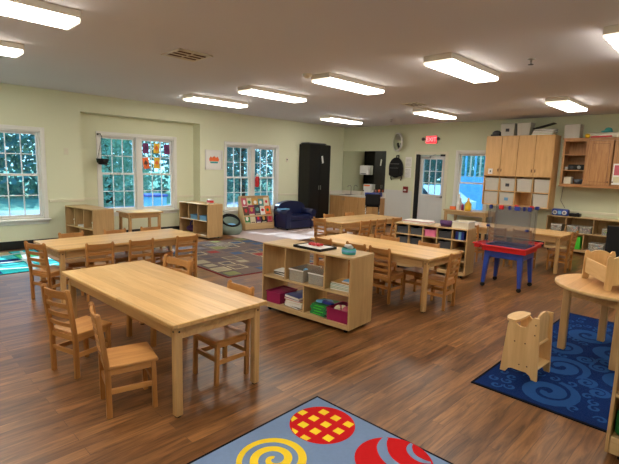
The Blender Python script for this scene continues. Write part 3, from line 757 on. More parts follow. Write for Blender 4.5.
# tray: D-shaped plate at the front
tr = [(.005, .20), (.275, .20)]+[(.14+.15*math.cos(a), .235+.07*math.sin(a)) for a in [PI*i/12 for i in range(13)]]
MB().prism([(-.006, .185), (.05, .175), (.14, .172), (.23, .175), (.286, .185), (.286, .235)]+[(.14+.146*math.cos(PI*i/12), .235+.05*math.sin(PI*i/12)) for i in range(1, 12)]+[(-.006, .235)], .425, .443, 'pine_x').build('tray', t)
MB().box(.018, .262, .02, .22, .262, .28, 'pine_x', .003).build('seat', t)
MB().box(.018, .262, -.005, .14, .085, .10, 'pine_x', .003).build('foot_shelf', t)
bk = [(.018, .28), (.262, .28), (.262, .47)]+[(.14+.10*math.cos(PI*i/10), .475+.045*math.sin(PI*i/10)) for i in range(0, 11)]+[(.018, .47)]
MB().prism(bk, .03, .045, 'pine_z', 'xz').build('backrest', t)
for (yy, zz) in ((.05, .44), (.05, .36), (.13, .30), (.19, .31), (.06, .09), (.17, .085)):
    pass
m = MB()
for (yy, zz) in ((.035, .44), (.035, .36), (.10, .275), (.18, .272), (.07, .095), (.13, .093)): m.cyl((-.001, yy, zz), (0, yy, zz), .006, .006, 'brown', 8)
m.build('screw_caps', t)

# round table
RX, RY, RR = 4.685, .745, .485
t = thing('round_table', 'round wooden table on the right with the wooden doll crib on it', 'table', (RX, RY, .0105))
n = 64; ht = .622
prof = [(0, ht-.028), (RR-.004, ht-.028), (RR, ht-.024), (RR, ht-.004), (RR-.004, ht), (0, ht)]
m = MB(); m.lathe(prof[1:5], 'pine_x', n)
circ = [((RR-.004)*math.cos(2*PI*i/n), (RR-.004)*math.sin(2*PI*i/n)) for i in range(n)]
m.add([(a, b, ht) for a, b in circ], [list(range(n))], 'round_top'); m.add([(a, b, ht-.028) for a, b in circ], [list(range(n))[::-1]], 'pine_x')
m.build('tabletop', t)
q = .335
legs = [(a_-RX, b_-RY) for a_, b_ in ((4.475, 1.075), (4.985, .865), (4.79, .445), (4.30, .635))]
m = MB()
for i in range(4):
    a, b = legs[i], legs[(i+1) % 4]; m.bar((a[0], a[1], ht-.07), (b[0], b[1], ht-.07), .022, .08, 'table_wood_x')
m.build('apron', t)
for (x, y) in legs: MB().box(x-.03, x+.03, y-.03, y+.03, 0, ht-.028, 'table_wood_z', .006).build('leg', t)

# doll crib on the round table
ca = math.atan2(.757-1.0, 4.42-4.88)
t = thing('doll_crib', 'light wooden doll crib standing on the round table', 'doll crib', (4.815+.13*.51, 1.055-.13*.86, .633), math.atan2(.745-1.02, 4.42-4.845))
Lc = .49; Wc = .26
# local x runs from far-left end to near-right end; local +y points to the viewer's right side
def end_panel(x, hh):
    p = [(-Wc/2, 0), (-Wc/2+.05, 0), (-Wc/2+.06, .05), (Wc/2-.06, .05), (Wc/2-.05, 0), (Wc/2, 0), (Wc/2, hh-.03), (Wc/2-.01, hh)]
    p += [(Wc/2-.03, hh), (Wc/2-.045, hh-.02)]+[((Wc/2-.05)*math.cos(PI*i/10), hh-.03+.035*math.sin(PI*i/10)) for i in range(1, 10)]+[(-Wc/2+.045, hh-.02), (-Wc/2+.03, hh), (-Wc/2+.01, hh), (-Wc/2, hh-.03)]
    MB().prism(p, x, x+.018, 'pine_z', 'yz').build('end_panel', t)
end_panel(0, .27); end_panel(Lc-.018, .30)
for y in (-Wc/2+.012, Wc/2-.026):
    MB().box(.018, Lc-.018, y, y+.014, .06, .20, 'pine_x', .003).build('side_rail', t)
MB().box(.018, Lc-.018, -Wc/2+.026, Wc/2-.026, .065, .078, 'pine_x').build('crib_base', t)

# front shape rug with apex at (2.161,1.993)
rug = MB(); rug.box(-2.3, 0, -1.9, 0, 0, .007, 'rug_edge').box(-2.28, -.018, -1.88, -.018, .007, .009, 'rug_grey_blue')
ax, ay = 2.165, 1.995
def disc(mb, cx, cy, r, z, mat, n=40): mb.add([(cx+r*math.cos(2*PI*i/n), cy+r*math.sin(2*PI*i/n), z) for i in range(n)], [list(range(n))], mat)
dcx, dcy, dr = 1.926-ax, 1.735-ay, .205
disc(rug, dcx, dcy, dr, .0095, 'rug_red', 56)
for i in range(-2, 3):
    for j in range(-2, 3):
        cx_, cy_ = i*.100+.012, j*.100-.02
        hs = .027
        pts = [(cx_-hs, cy_-hs), (cx_+hs, cy_-hs), (cx_+hs, cy_+hs), (cx_-hs, cy_+hs)]
        if max(math.hypot(*p) for p in pts) > dr-.002:
            pts = [(p[0]*min(1, (dr-.004)/math.hypot(*p)), p[1]*min(1, (dr-.004)/math.hypot(*p))) for p in pts]
            if math.hypot(cx_, cy_) > dr+.0: continue
        A = R(2); pts = [(dcx+p[0]*math.cos(A)-p[1]*math.sin(A), dcy+p[0]*math.sin(A)+p[1]*math.cos(A), .010) for p in pts]
        rug.add(pts, [(0, 1, 2, 3)], 'rug_yellow')
ribbon(rug, spiral(1.485-ax, 1.69-ay, .015, .215, 2.5, 1.0, 1, 90), .046, .0096, 'rug_yellow')
# striped ball: red with curved stripes
bx, by, brr = 1.945-ax, 1.225-ay, .215
disc(rug, bx, by, brr, .0094, 'rug_red')
def arcband(cx, cy, r, a0, a1, w, z, mat, n=24): ribbon(rug, [(cx+r*math.cos(a0+(a1-a0)*i/n), cy+r*math.sin(a0+(a1-a0)*i/n)) for i in range(n+1)], w, z, mat)
arcband(bx+.17, by-.05, .20, R(95), R(215), .06, .0099, 'rug_grey_blue')
arcband(bx+.21, by-.09, .10, R(90), R(220), .035, .0099, 'rug_grey_blue')
arcband(1.0-ax, 1.2-ay, .2, 0, 2*PI*.98, .05, .0098, 'rug_red')
solo(rug, 'shapes_rug', 'grey-blue rug with red disc and yellow spiral at the bottom edge', 'rug', (ax, ay, 0), R(1.4))

# ------------------------------------------------------------ far rugs
rug = MB(); rug.box(0, 2.2, 0, 2.86, 0, .0055, 'rug_maroon').box(.03, 2.17, .03, 2.83, .007, .009, 'rug_taupe')
rr = random.Random(3)
for i in range(7):
    for j in range(9):
        cx, cy = .19+i*.303, .19+j*.315
        mt = rr.choice(['rug_brick', 'rug_blue', 'rug_taupe', 'rug_olive', 'rug_dusk', 'rug_dusk', 'rug_taupe', 'rug_line2'])
        w = rr.uniform(.085, .12)
        rug.add([(cx-w, cy-w, .0094), (cx+w, cy-w, .0094), (cx+w, cy+w, .0094), (cx-w, cy+w, .0094)], [(0, 1, 2, 3)], mt)
        if rr.random() < .6:
            e = w+.02; rug.add([(cx-e, cy-e, .0092), (cx+e, cy-e, .0092), (cx+e, cy+e, .0092), (cx-e, cy+e, .0092)], [(0, 1, 2, 3)], rr.choice(['rug_line', 'rug_line2', 'rug_dusk']))
solo(rug, 'patterned_rug', 'dark patterned rug with red and blue blocks behind the open shelf', 'rug', (3.62, 5.14, 0), R(-3))
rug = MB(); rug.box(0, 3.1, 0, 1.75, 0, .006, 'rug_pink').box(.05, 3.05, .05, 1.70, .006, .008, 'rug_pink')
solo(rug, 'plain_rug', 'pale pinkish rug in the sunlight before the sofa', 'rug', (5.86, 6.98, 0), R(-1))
# teal play rug: under window 1
rug = MB(); rug.box(-3.2, 0, -1.75, 0, 0, .006, 'rug_edge').box(-3.18, -.02, -1.73, -.02, .006, .008, 'rug_teal')
rr = random.Random(11)
cells = []
for i in range(8):
    for j in range(5):
        x0_, y0_ = -3.15+i*.395, -1.70+j*.34
        mt = rr.choice(['rug_teal', 'rug_aqua', 'rug_sky', 'rug_green', 'rug_aqua', 'rug_road', 'rug_line', 'rug_navy'])
        rug.add([(x0_, y0_, .0084), (x0_+.37, y0_, .0084), (x0_+.37, y0_+.31, .0084), (x0_, y0_+.31, .0084)], [(0, 1, 2, 3)], mt)
for k in range(3): ribbon(rug, [(-3.15+3.1*i/30, -1.4+k*.55+.09*math.sin(i*.4+k)) for i in range(31)], .09, .0088, 'rug_road')
for k in range(5): ribbon(rug, [(-2.9+k*.62+.2*i/10, -1.7+1.65*i/10) for i in range(11)], .08, .0087, 'rug_road')
solo(rug, 'play_rug', 'bright teal and blue play rug under the left window', 'rug', (2.15, 8.93, 0))

# ------------------------------------------------------------ water table
t = thing('water_table', 'red and blue plastic water table on blue legs with a clear panel', 'water table', (6.44, 2.335, 0), R(3))
for sx in (-1, 1):
    for sy in (-1, 1):
        l = MB(); a = (sx*.25, sy*.245, .06); b = (sx*.215, sy*.215, .53)
        vs = []
        for p, w in ((a, .021), (b, .036)):
            vs += [(p[0]-w, p[1]-w, p[2]), (p[0]+w, p[1]-w, p[2]), (p[0]+w, p[1]+w, p[2]), (p[0]-w, p[1]+w, p[2])]
        l.add(vs, [(3, 2, 1, 0), (4, 5, 6, 7), (0, 1, 5, 4), (1, 2, 6, 5), (2, 3, 7, 6), (3, 0, 4, 7)], 'blue_plastic')
        lg = l.build('leg', t)
        MB().cyl((sx*.25-.014, sy*.245, .03), (sx*.25+.014, sy*.245, .03), .03, .03, 'black_rubber', 14).cyl((sx*.25, sy*.245, .05), (sx*.25, sy*.245, .07), .018, .022, 'dark_grey', 10).build('caster', lg)
MB().box(-.25, .25, -.26, .26, .43, .53, 'blue_plastic', .01).build('skirt', t)
def tub(m, x0, x1, y0, y1, z0, z1, mat, k=.014, fl=.03):
    m.box(x0, x1, y0, y1, z0, z0+.01, mat).box(x0, x0+k, y0, y1, z0+.01, z1, mat).box(x1-k, x1, y0, y1, z0+.01, z1, mat).box(x0+k, x1-k, y0, y0+k, z0+.01, z1, mat).box(x0+k, x1-k, y1-k, y1, z0+.01, z1, mat)
    m.box(x0-fl, x0, y0-fl, y1+fl, z1-.018, z1, mat, .004).box(x1, x1+fl, y0-fl, y1+fl, z1-.018, z1, mat, .004).box(x0, x1, y0-fl, y0, z1-.018, z1, mat, .004).box(x0, x1, y1, y1+fl, z1-.018, z1, mat, .004)
m = MB(); tub(m, -.275, .275, -.29, .29, .522, .600, 'red_plastic', fl=.016); m.build('tray', t)
MB().box(-.245, .255, -.265, .265, .548, .556, 'dark_blue').box(-.245, -.235, -.265, .265, .556, .598, 'blue_plastic').box(.245, .255, -.265, .265, .556, .598, 'blue_plastic').box(-.235, .245, .255, .265, .556, .598, 'blue_plastic').build('tray_liner', t)
m = MB(); tub(m, .33, .56, -.27, -.05, .54, .605, 'red_plastic', fl=.02); m.build('side_tray', t); m = MB(); tub(m, -.22, .06, .335, .42, .54, .605, 'red_plastic', fl=.02); m.build('side_tray', t)
for x in (-.155, .14): MB().box(x, x+.006, -.26, .26, .57, 1.14, 'acrylic').build('clear_panel', t)
for y in (-.28, .26):
    for x in (-.165, .13): MB().box(x, x+.025, y, y+.02, .56, 1.145, 'acrylic').build('panel_post', t)
for k, (y, mt, w) in enumerate(((.25, 'dark_blue', .035), (.11, 'red_plastic', .06), (-.0, 'dark_blue', .03), (-.10, 'blue_plastic', .07), (-.19, 'dark_blue', .03), (-.26, 'dark_blue', .05))):
    MB().box(-.175, -.13, y-w/2, y+w/2, 1.10, 1.155, mt, .006).build('clip', t)
for k, (y, mt) in enumerate(((.0, 'red_plastic'), (-.20, 'red_plastic'), (-.27, 'dark_blue'))):
    MB().box(.12, .165, y-.025, y+.025, 1.11, 1.155, mt, .006).build('clip', t)
for y, z in ((.27, .86), (-.25, .84)): MB().box(-.175, -.13, y-.02, y+.02, z-.015, z+.015, 'dark_blue', .004).build('clip', t)

# ------------------------------------------------------------ back wall furniture. local x right, front -y
BR = -PI/2
XC = XB-.42
t = thing('storage_cabinet', 'large light wooden wall cabinet with four doors above open cubbies', 'cabinet', (XC, 4.455, 0), BR)
CW, CD = 1.435, .395; z0, z1, z2, zm = .875, 1.545, 2.425, 1.20
m = MB(); k = .02
m.box(0, k, 0, CD, z0, z2, 'cab_z').box(CW-k, CW, 0, CD, z0, z2, 'cab_z').box(k, CW-k, 0, CD, z2-k, z2, 'cab_z').box(k, CW-k, 0, CD, z0, z0+k, 'cab_z').box(k, CW-k, 0.01, CD, z1-k, z1, 'cab_z').box(k, CW-k, CD-.01, CD, z0, z2, 'cab_z')
body = m.build('body', t)
MB().box(k, CW-k, .01, CD-.01, zm-.009, zm+.009, 'cab_z').build('shelf_board', t)
cwid = CW/4
for i in range(1, 4):
    MB().box(cwid*i-.01, cwid*i+.01, .01, CD-.01, z0+k, z1-k, 'cab_z').build('divider', t)
for i in range(4):
    d = MB().box(cwid*i+.004, cwid*(i+1)-.004, -.018, -.001, z1-.005, z2-.002, 'cab_z', .003).build('door', t)
    hx = cwid*(i+1)-.035 if i % 2 == 0 else cwid*i+.035
    MB().bar((hx, -.035, z1+.09), (hx, -.035, z1+.15), .012, .012, 'brown').box(hx-.005, hx+.005, -.035, -.018, z1+.092, z1+.10, 'brown').box(hx-.005, hx+.005, -.035, -.018, z1+.14, z1+.148, 'brown').build('handle', d)
m = MB().box(.10, .20, -.0205, -.0185, z1+.03, z1+.15, 'paper').box(.135, .165, -.0212, -.0205, z1+.07, z1+.11, 'dark_grey').box(.115, .185, -.0212, -.0205, z1+.05, z1+.055, 'rose')
o = m.build('notice'); o.location = (XC, 4.455, 0); o.rotation_euler = (0, 0, BR); tag(o, 'small white notice taped on the leftmost cabinet door', 'notice')
CABT = t
def tote(label, shelf, x, y, z, w, d, h, mark=None, group=None, mat='clear_bin', name='plastic_tote', taper=.9):
    t = tput(name, label, 'bin', shelf, x, y, z, 0, group)
    m = MB(); a = taper
    def ring(w_, d_, zz): return [(-w_/2, -d_/2, zz), (w_/2, -d_/2, zz), (w_/2, d_/2, zz), (-w_/2, d_/2, zz)]
    m.add(ring(w*a, d*a, 0)+ring(w, d, h), [(3, 2, 1, 0), (0, 1, 5, 4), (1, 2, 6, 5), (2, 3, 7, 6), (3, 0, 4, 7)], 'tote_grey' if mat == 'clear_bin' else mat)
    m.build('tub', t)
    MB().box(-w/2-.006, w/2+.006, -d/2-.006, d/2+.006, h-.016, h+.004, 'tote_grey' if mat == 'clear_bin' else mat, .003).build('lid', t)
    if mark: MB().box(-w*.13, w*.13, -d/2*.965-.006, -d/2*.96, h*.35, h*.6, mark).build('label_tag', t)
    return t
for i in range(4):
    for r_, (zz, nm) in enumerate(((zm+.009, 'upper'), (z0+k, 'lower'))):
        if r_ == 1 and i == 2: continue
        tote(f'white tote in the {nm} cubby row, {("leftmost", "second from the left", "third from the left", "rightmost")[i]}', CABT, cwid*(i+.5), .20, zz, cwid-.042, .34, .275, {(1, 0): 'dark_grey', (1, 1): 'sky_blue', (0, 1): None}.get((i, r_)), 'totes in the wall cabinet cubbies')
# on top of the wall cabinet
t = tput('black_toy_car', 'small dark toy car on the left end of the wall cabinet', 'toy', CABT, .13, .2, z2)
MB().ell((0, 0, .07), .10, .07, .07, 'dark_grey', 14, 8).box(-.11, .11, -.075, .075, 0, .05, 'black_paint', .01).build('body', t)
tote('white tote with a grey label on top of the wall cabinet', CABT, .42, .2, z2, .30, .28, .27, 'dark_grey', 'totes on top of the wall cabinet')
tote('plain white tote on top of the wall cabinet, beside the leaning books', CABT, .76, .2, z2, .28, .28, .27, None, 'totes on top of the wall cabinet')
for k, (mt, lab, ang) in enumerate((('bright_green', 'lime green book lying on the wall cabinet', 0), ('ochre', 'tan book lying on the lime green book', 3), ('black_paint', 'black folder lying above the tan book', -5), ('dark_grey', 'dark folder sticking out on top of the pile', 8))):
    book(lab, CABT, 1.14+k*.015, .2, z2+k*.032, .42, .26, .03, mt, R(ang), 'books piled on the wall cabinet')
t = tput('black_folder', 'black folder tilted up on top of the book pile', 'folder', CABT, 1.15, .2, z2+.13)
MB().box(-.2, .22, -.1, .1, 0, .012, 'black_paint', M=Matrix.Rotation(R(-15), 4, 'Y') @ Matrix.Translation((0, 0, .06))).build('cover', t)

# right oak cabinet with open shelf part and two raised panel doors
XD = XB-.35
t = thing('oak_cabinet', 'oak wall cabinet with open shelves and raised panel doors at the right edge', 'cabinet', (XD, 2.865, 0), BR)
z0, z2 = 1.385, 2.325; W2c = 1.36; k = .02; CD2 = .35
m = MB()
m.box(0, k, 0, CD2, z0, z2, 'oak_z').box(W2c-k, W2c, 0, CD2, z0, z2, 'oak_z').box(k, W2c-k, 0, CD2, z2-k, z2, 'oak_x').box(k, W2c-k, 0, CD2, z0, z0+k, 'oak_x').box(k, W2c-k, CD2-.01, CD2, z0, z2, 'oak_z').box(.44, .46, 0, CD2, z0+k, z2-k, 'oak_z')
m.build('body', t)
m = MB(); m.box(-.002, .04, -.018, 0, z0, z2, 'oak_z').box(.42, .47, -.018, 0, z0, z2, 'oak_z').box(.04, .42, -.018, 0, z2-.045, z2, 'oak_x').box(.04, .42, -.018, 0, z0, z0+.04, 'oak_x').box(.47, W2c, -.018, 0, z0, z0+.03, 'oak_x').box(.47, W2c, -.018, 0, z2-.03, z2, 'oak_x').box(-.02, W2c+.01, -.03, CD2, z2, z2+.02, 'oak_x').box(-.02, W2c+.01, -.03, CD2, z0-.02, z0, 'oak_x')
m.build('face_frame', t)
for z in (1.70, 2.01): MB().box(.02, .44, .0, CD2-.01, z-.009, z+.009, 'oak_x').build('shelf_board', t)
for i, x in enumerate((.475, .90)):
    w = .405; a, b = z0+.035, z2-.035
    d = MB().box(x, x+w, -.036, -.018, a, b, 'oak_z', .004).box(x+.06, x+w-.06, -.044, -.036, a+.065, b-.065, 'oak_z', .006).box(x+.055, x+.06, -.0375, -.036, a+.06, b-.06, 'brown').box(x+w-.06, x+w-.055, -.0375, -.036, a+.06, b-.06, 'brown').box(x+.06, x+w-.06, -.0375, -.036, a+.06, a+.065, 'brown').box(x+.06, x+w-.06, -.0375, -.036, b-.065, b-.06, 'brown').build('door', t)
    hx = x+w-.03 if i == 0 else x+.03
    MB().lathe([(0, 0), (.014, 0), (.014, .008), (.006, .012), (.006, .02)], 'brown', 12, M=Matrix.Translation((hx, -.056, a+.07)) @ Matrix.Rotation(R(-90), 4, 'X')).build('knob', d)
CABR = t
o = MB().box(.92, 1.20, -.0465, -.0445, z0+.06, z0+.46, 'paper').box(.94, 1.18, -.0475, -.0465, z0+.24, z0+.43, 'rose').box(.94, 1.05, -.0475, -.0465, z0+.10, z0+.21, 'cream_book').box(1.07, 1.18, -.0475, -.0465, z0+.10, z0+.21, 'sky_blue').build('poster')
o.location = (XD, 2.865, 0); o.rotation_euler = (0, 0, BR); tag(o, 'pale poster taped on the right oak cabinet door', 'poster')
# in the open part
t = tput('speaker_box', 'black speaker box on the middle shelf of the oak cabinet', 'speaker', CABR, .25, .14, 1.709)
MB().box(-.14, .15, -.09, .09, 0, .11, 'black_paint', .01).build('body', t); MB().cyl((.06, -.09, .055), (.06, -.1, .055), .035, .03, 'steel', 16).cyl((-.07, -.09, .055), (-.07, -.1, .055), .03, .026, 'dark_grey', 16).build('driver', t)
t = tput('white_cup', 'white cup at the left of the middle oak shelf', 'cup', CABR, .075, .07, 1.709)
MB().lathe([(0, 0), (.026, 0), (.032, .06), (.028, .06), (.022, .006)], 'white_plastic', 16).build('body', t)
t = tput('paper_box', 'pale box on the bottom oak shelf', 'box', CABR, .12, .14, z0+.02)
MB().box(-.07, .07, -.08, .08, 0, .16, 'cream_plastic', .006).build('carton', t)
t = tput('grey_basket', 'grey basket on the bottom oak shelf', 'basket', CABR, .30, .14, z0+.02)
MB().lathe([(0, 0), (.06, 0), (.09, .12), (.083, .12), (.055, .01), (0, .01)], 'grey_bin', 18).build('tub', t)
# on top of right cabinet
zt = z2+.02
tote('square white box at the left end on top of the oak cabinet', CABR, .12, .15, zt, .28, .26, .28, None, None, taper=.98)
t = tput('paper_roll', 'long pale roll lying on top of the oak cabinet', 'paper roll', CABR, .62, .18, zt)
MB().box(-.28, .30, -.09, .09, 0, .11, 'cream_plastic', .03).build('roll', t)
t = tput('yellow_ball', 'yellow ball at the front edge on top of the oak cabinet', 'ball', CABR, .40, .045, zt)
MB().ell((0, 0, .045), .05, .045, .045, 'yellow', 16, 10).build('body', t)
t = tput('red_stick', 'red plastic stick lying before the pale roll', 'toy', CABR, .62, .03, zt)
MB().bar((-.16, 0, .02), (.2, .01, .03), .03, .03, 'red_plastic', bev=.008).build('shaft', t)
t = tput('teal_toy', 'dark teal toy hat lying on the pale roll', 'toy', CABR, .70, .17, zt+.11)
MB().ell((0, 0, .02), .11, .07, .02, 'teal', 16, 6).ell((.02, 0, .045), .07, .05, .055, 'teal', 16, 8).build('body', t)

# items in wall shelf G
for (x, z, c_, lab) in ((.19, .43, 'cream_book', 'clear bin in the first upper bay of the low wall shelf'), (.50, .43, 'rose', 'clear bin of red pieces in the second upper bay of the wall shelf'), (.73, .43, 'purple', 'clear bin of purple pieces in the second upper bay of the wall shelf'), (1.12, .43, 'bright_green', 'clear bin of green pieces in the third upper bay of the wall shelf')):
    clear_bin(lab, SG, x, .16, z, .20, .26, .14, c_, group='clear bins in the low wall shelf')
t = tput('green_box', 'upright bright green box in the lower bay of the wall shelf', 'box', SG, .62, .1, .096)
MB().box(-.05, .05, -.08, .08, 0, .26, 'bright_green', .006).build('carton', t)
clear_bin('bin of dark pieces in the lower middle bay of the wall shelf', SG, .95, .16, .096, .26, .26, .16, 'dark_grey')
open_box('dark blue bin in the lower middle bay of the wall shelf', SG, 1.28, .16, .096, .26, .26, .13, 'dark_grey')
# boombox
t = tput('boombox', 'blue and silver radio on top of the low wall shelf', 'radio', SG, .21, .16, .75)
MB().box(-.16, .16, -.07, .07, 0, .14, 'blue_plastic', .03).build('body', t)
for sx in (-1, 1): MB().cyl((sx*.09, -.068, .065), (sx*.09, -.08, .065), .045, .04, 'white_plastic', 20).cyl((sx*.09, -.08, .065), (sx*.09, -.082, .065), .028, .028, 'steel', 16).build('speaker', t)
MB().box(-.03, .03, -.076, -.06, .03, .10, 'sky_blue', .004).build('display', t)
t = tput('black_radio', 'low black device beside the blue radio', 'radio', SG, .49, .16, .75)
MB().box(-.10, .10, -.08, .08, 0, .07, 'black_paint', .015).cyl((.05, -.02, .07), (.05, -.02, .085), .03, .025, 'dark_grey', 16).build('body', t)
# cord from cabinet
solo(MB().tube([(XB-.012, 2.88, 1.38), (XB-.012, 2.90, 1.05), (XB-.014, 2.84, .96), (XB-.03, 2.80, .90)], .004, 'black_rubber', 6), 'power_cord', 'thin black cord hanging down the wall to the blue radio', 'cord')

# ------------------------------------------------------------ sink corner
CX = 10.11; ct = .82
t = thing('sink_counter', 'base cabinet with light wooden doors and a pale worktop in the corner', 'sink counter', (CX, YW-.02, 0), BR)
cwid = YW-7.49; cd = XB-CX
MB().box(.0, cwid, .03, cd, .09, ct-.035, 'counter_z').box(0, cwid, .08, cd, 0, .09, 'black_rubber').build('body', t)
MB().box(0, cwid+.02, -.0, cd, ct-.035, ct, 'counter_top', .006).box(0, cwid+.02, cd-.02, cd, ct, ct+.10, 'counter_top', .003).box(0, .02, .0, cd-.02, ct, ct+.10, 'counter_top', .003).build('worktop', t)
n = 3
for i in range(n):
    w = cwid/n; dd = MB().box(w*i+.006, w*(i+1)-.006, .012, .029, .10, ct-.045, 'counter_z', .003).build('door', t)
    MB().bar((w*i+(.04 if i % 2 else w-.04), .0, .66), (w*i+(.04 if i % 2 else w-.04), .0, .74), .01, .01, 'steel').build('handle', dd)
MB().box(.28, .72, .10, .46, ct-.002, ct+.006, 'steel', .003).box(.32, .68, .14, .42, ct+.006, ct+.007, 'dark_grey').build('sink', t)
MB().cyl((.42, .50, ct), (.42, .50, ct+.24), .012, .012, 'steel', 12).tube([(.42, .50, ct+.24), (.42, .44, ct+.28), (.42, .36, ct+.26), (.42, .34, ct+.22)], .010, 'steel').build('faucet', t)
SK = t
t = tput('blue_box', 'royal blue box on the sink worktop in front of the mirror', 'box', SK, 1.36, .30, ct)
MB().box(-.17, .19, -.11, .11, 0, .11, 'blue_plastic', .006).build('carton', t)
for k in range(5):
    pass
t = tput('bottle_caddy', 'small caddy of brown and pink bottles behind the blue box', 'caddy', SK, 1.42, .47, ct)
MB().box(-.14, .14, -.05, .05, 0, .12, 'dark_blue', .005).build('rack', t)
m = MB()
for k in range(5): m.cyl((-.11+k*.055, 0, .121), (-.11+k*.055, 0, .20), .018, .01, ['brown', 'rose', 'brown', 'orange', 'brown'][k], 10)
m.build('bottle_tops', t)
t = tput('tissue_box', 'white box on the sink worktop beside the mirror', 'box', SK, 1.08, .50, ct)
MB().box(-.13, .15, -.06, .06, 0, .17, 'white_plastic', .005).build('carton', t)
t = tput('wipes_pack', 'white and pink packet standing on the white box', 'box', SK, 1.04, .50, ct+.17)
MB().box(-.12, .14, -.05, .05, 0, .17, 'white_plastic', .005).box(-.10, .12, -.052, -.05, .11, .15, 'orange').build('carton', t)
for k, x in enumerate((.82, .92)):
    t = tput('soap_bottle', ('left', 'right')[k]+' pump soap bottle on the sink worktop', 'soap bottle', SK, x, .50, ct, 0, 'soap bottles by the sink')
    MB().lathe([(0, 0), (.026, 0), (.028, .09), (.012, .115), (.01, .13), (0, .13)], 'cream_plastic', 12).build('body', t)
    MB().cyl((0, 0, .13), (0, 0, .17), .004, .004, 'white_plastic', 6).bar((0, 0, .165), (0, -.035, .165), .01, .008, 'white_plastic').build('pump', t)
t = thing('towel_dispenser', 'white paper towel dispenser on the mirror above the sink', 'dispenser', (XB-.015, 8.33, 1.43), BR)
MB().box(0, .30, -.13, 0, 0, .27, 'white_plastic', .02).build('body', t)
MB().box(.04, .24, -.135, -.128, .02, .04, 'dark_grey').build('slot', t)
# mirrors
solo(MB().box(XB-.012, XB-.001, 7.50, YW-.02, ct+.12, 2.12, 'mirror'), 'wall_mirror', 'large mirror on the back wall above the sink', 'mirror')
# stool
t = thing('tall_stool', 'black padded tall chair with chrome legs beside the sink counter', 'stool', (9.40, 6.95, 0), R(127))
MB().box(-.19, .19, -.18, .18, .64, .695, 'black_fabric', .02).build('seat', t)
m = MB(); pts = []
m.box(-.19, .19, -.025, .03, .66, .95, 'black_fabric', .024); m.build('backrest', t).location = (0, .19, .02)
for sx in (-1, 1):
    for sy in (-1, 1): MB().cyl((sx*.20, sy*.20, 0), (sx*.16, sy*.15, .65), .012, .012, 'chrome', 10).build('leg', t)
MB().cyl((-.17, .19, .6), (-.17, .2, .72), .01, .01, 'chrome').cyl((.17, .19, .6), (.17, .2, .72), .01, .01, 'chrome').cyl((-.185, -.185, .22), (.185, -.185, .22), .008, .008, 'chrome').cyl((-.185, .185, .22), (.185, .185, .22), .008, .008, 'chrome').build('frame', t)

# ------------------------------------------------------------ things on the back wall
t = thing('safety_mirror', 'round convex mirror high on the back wall, left of the exit sign', 'mirror', (XB-.10, 7.10, 2.36), R(-90))
Mx = Matrix.Rotation(R(-26), 4, 'Z') @ Matrix.Rotation(R(90), 4, 'X')
prof = [(0, .06), (.08, .053), (.16, .034), (.225, .0)]
MB().lathe(prof, 'mirror', 32, M=Mx).build('dome', t)
MB().lathe([(.22, .008), (.25, .004), (.25, -.03), (.22, -.035), (0, -.04)], 'white_plastic', 32, M=Mx).build('rim', t)
MB().cyl((0, .0, 0), (0.0, .10, 0), .012, .012, 'dark_grey').build('bracket', t)
t = thing('backpack', 'black backpack hanging on the back wall left of the door', 'backpack', (XB-.002, 7.10, 1.37), BR)
t.scale = (1.12, 1, 1.08)
m = MB(); m.ell((0, -.09, .27), .20, .10, .26, 'black_fabric', 20, 12); m.box(-.19, .19, -.15, -.01, .05, .32, 'black_fabric', .05); m.build('body', t)
MB().box(-.14, .14, -.21, -.13, .07, .26, 'black_fabric', .03).build('pocket', t)
MB().box(-.14, .14, -.212, -.209, .255, .262, 'steel').box(-.15, .15, -.196, -.19, .36, .368, 'steel').build('zip', t)
MB().tube([(-.04, -.03, .50), (-.03, -.03, .58), (.03, -.03, .58), (.04, -.03, .50)], .012, 'black_fabric').build('loop', t)
for sx in (-1, 1): MB().tube([(sx*.14, -.04, .10), (sx*.16, -.06, .0), (sx*.13, -.05, -.05)], .014, 'black_fabric').build('strap', t)
solo(MB().box(-.003, 0, -.02, .02, -.03, .03, 'steel').cyl((-.05, 0, 0), (0, 0, .0), .006, .006, 'steel', 8), 'wall_hook', 'small metal hook holding the backpack', 'hook', (XB-.001, 7.08, 1.985))
t = thing('notice_sheets', 'tall white notice sheets taped between backpack and door', 'notice', (XB-.001, 6.86, 1.40), BR)
MB().box(0, .20, -.003, 0, .29, .56, 'paper').box(0, .20, -.003, 0, 0, .27, 'paper').build('sheet', t)
m = MB()
for k in range(6): m.box(.02, .16, -.004, -.003, .04+k*.035, .045+k*.035, 'grey_bin').box(.02, .17, -.004, -.003, .32+k*.035, .325+k*.035, 'grey_bin')
m.build('print_lines', t)
t = thing('fire_alarm', 'red fire alarm pull box beside the white wall panel', 'fire alarm', (XB-.001, 6.86, .985), BR)
MB().box(0, .14, -.05, 0, 0, .17, 'extinguisher', .006).build('body', t); MB().box(.03, .11, -.062, -.05, .05, .09, 'white_plastic', .003).build('pull_handle', t)
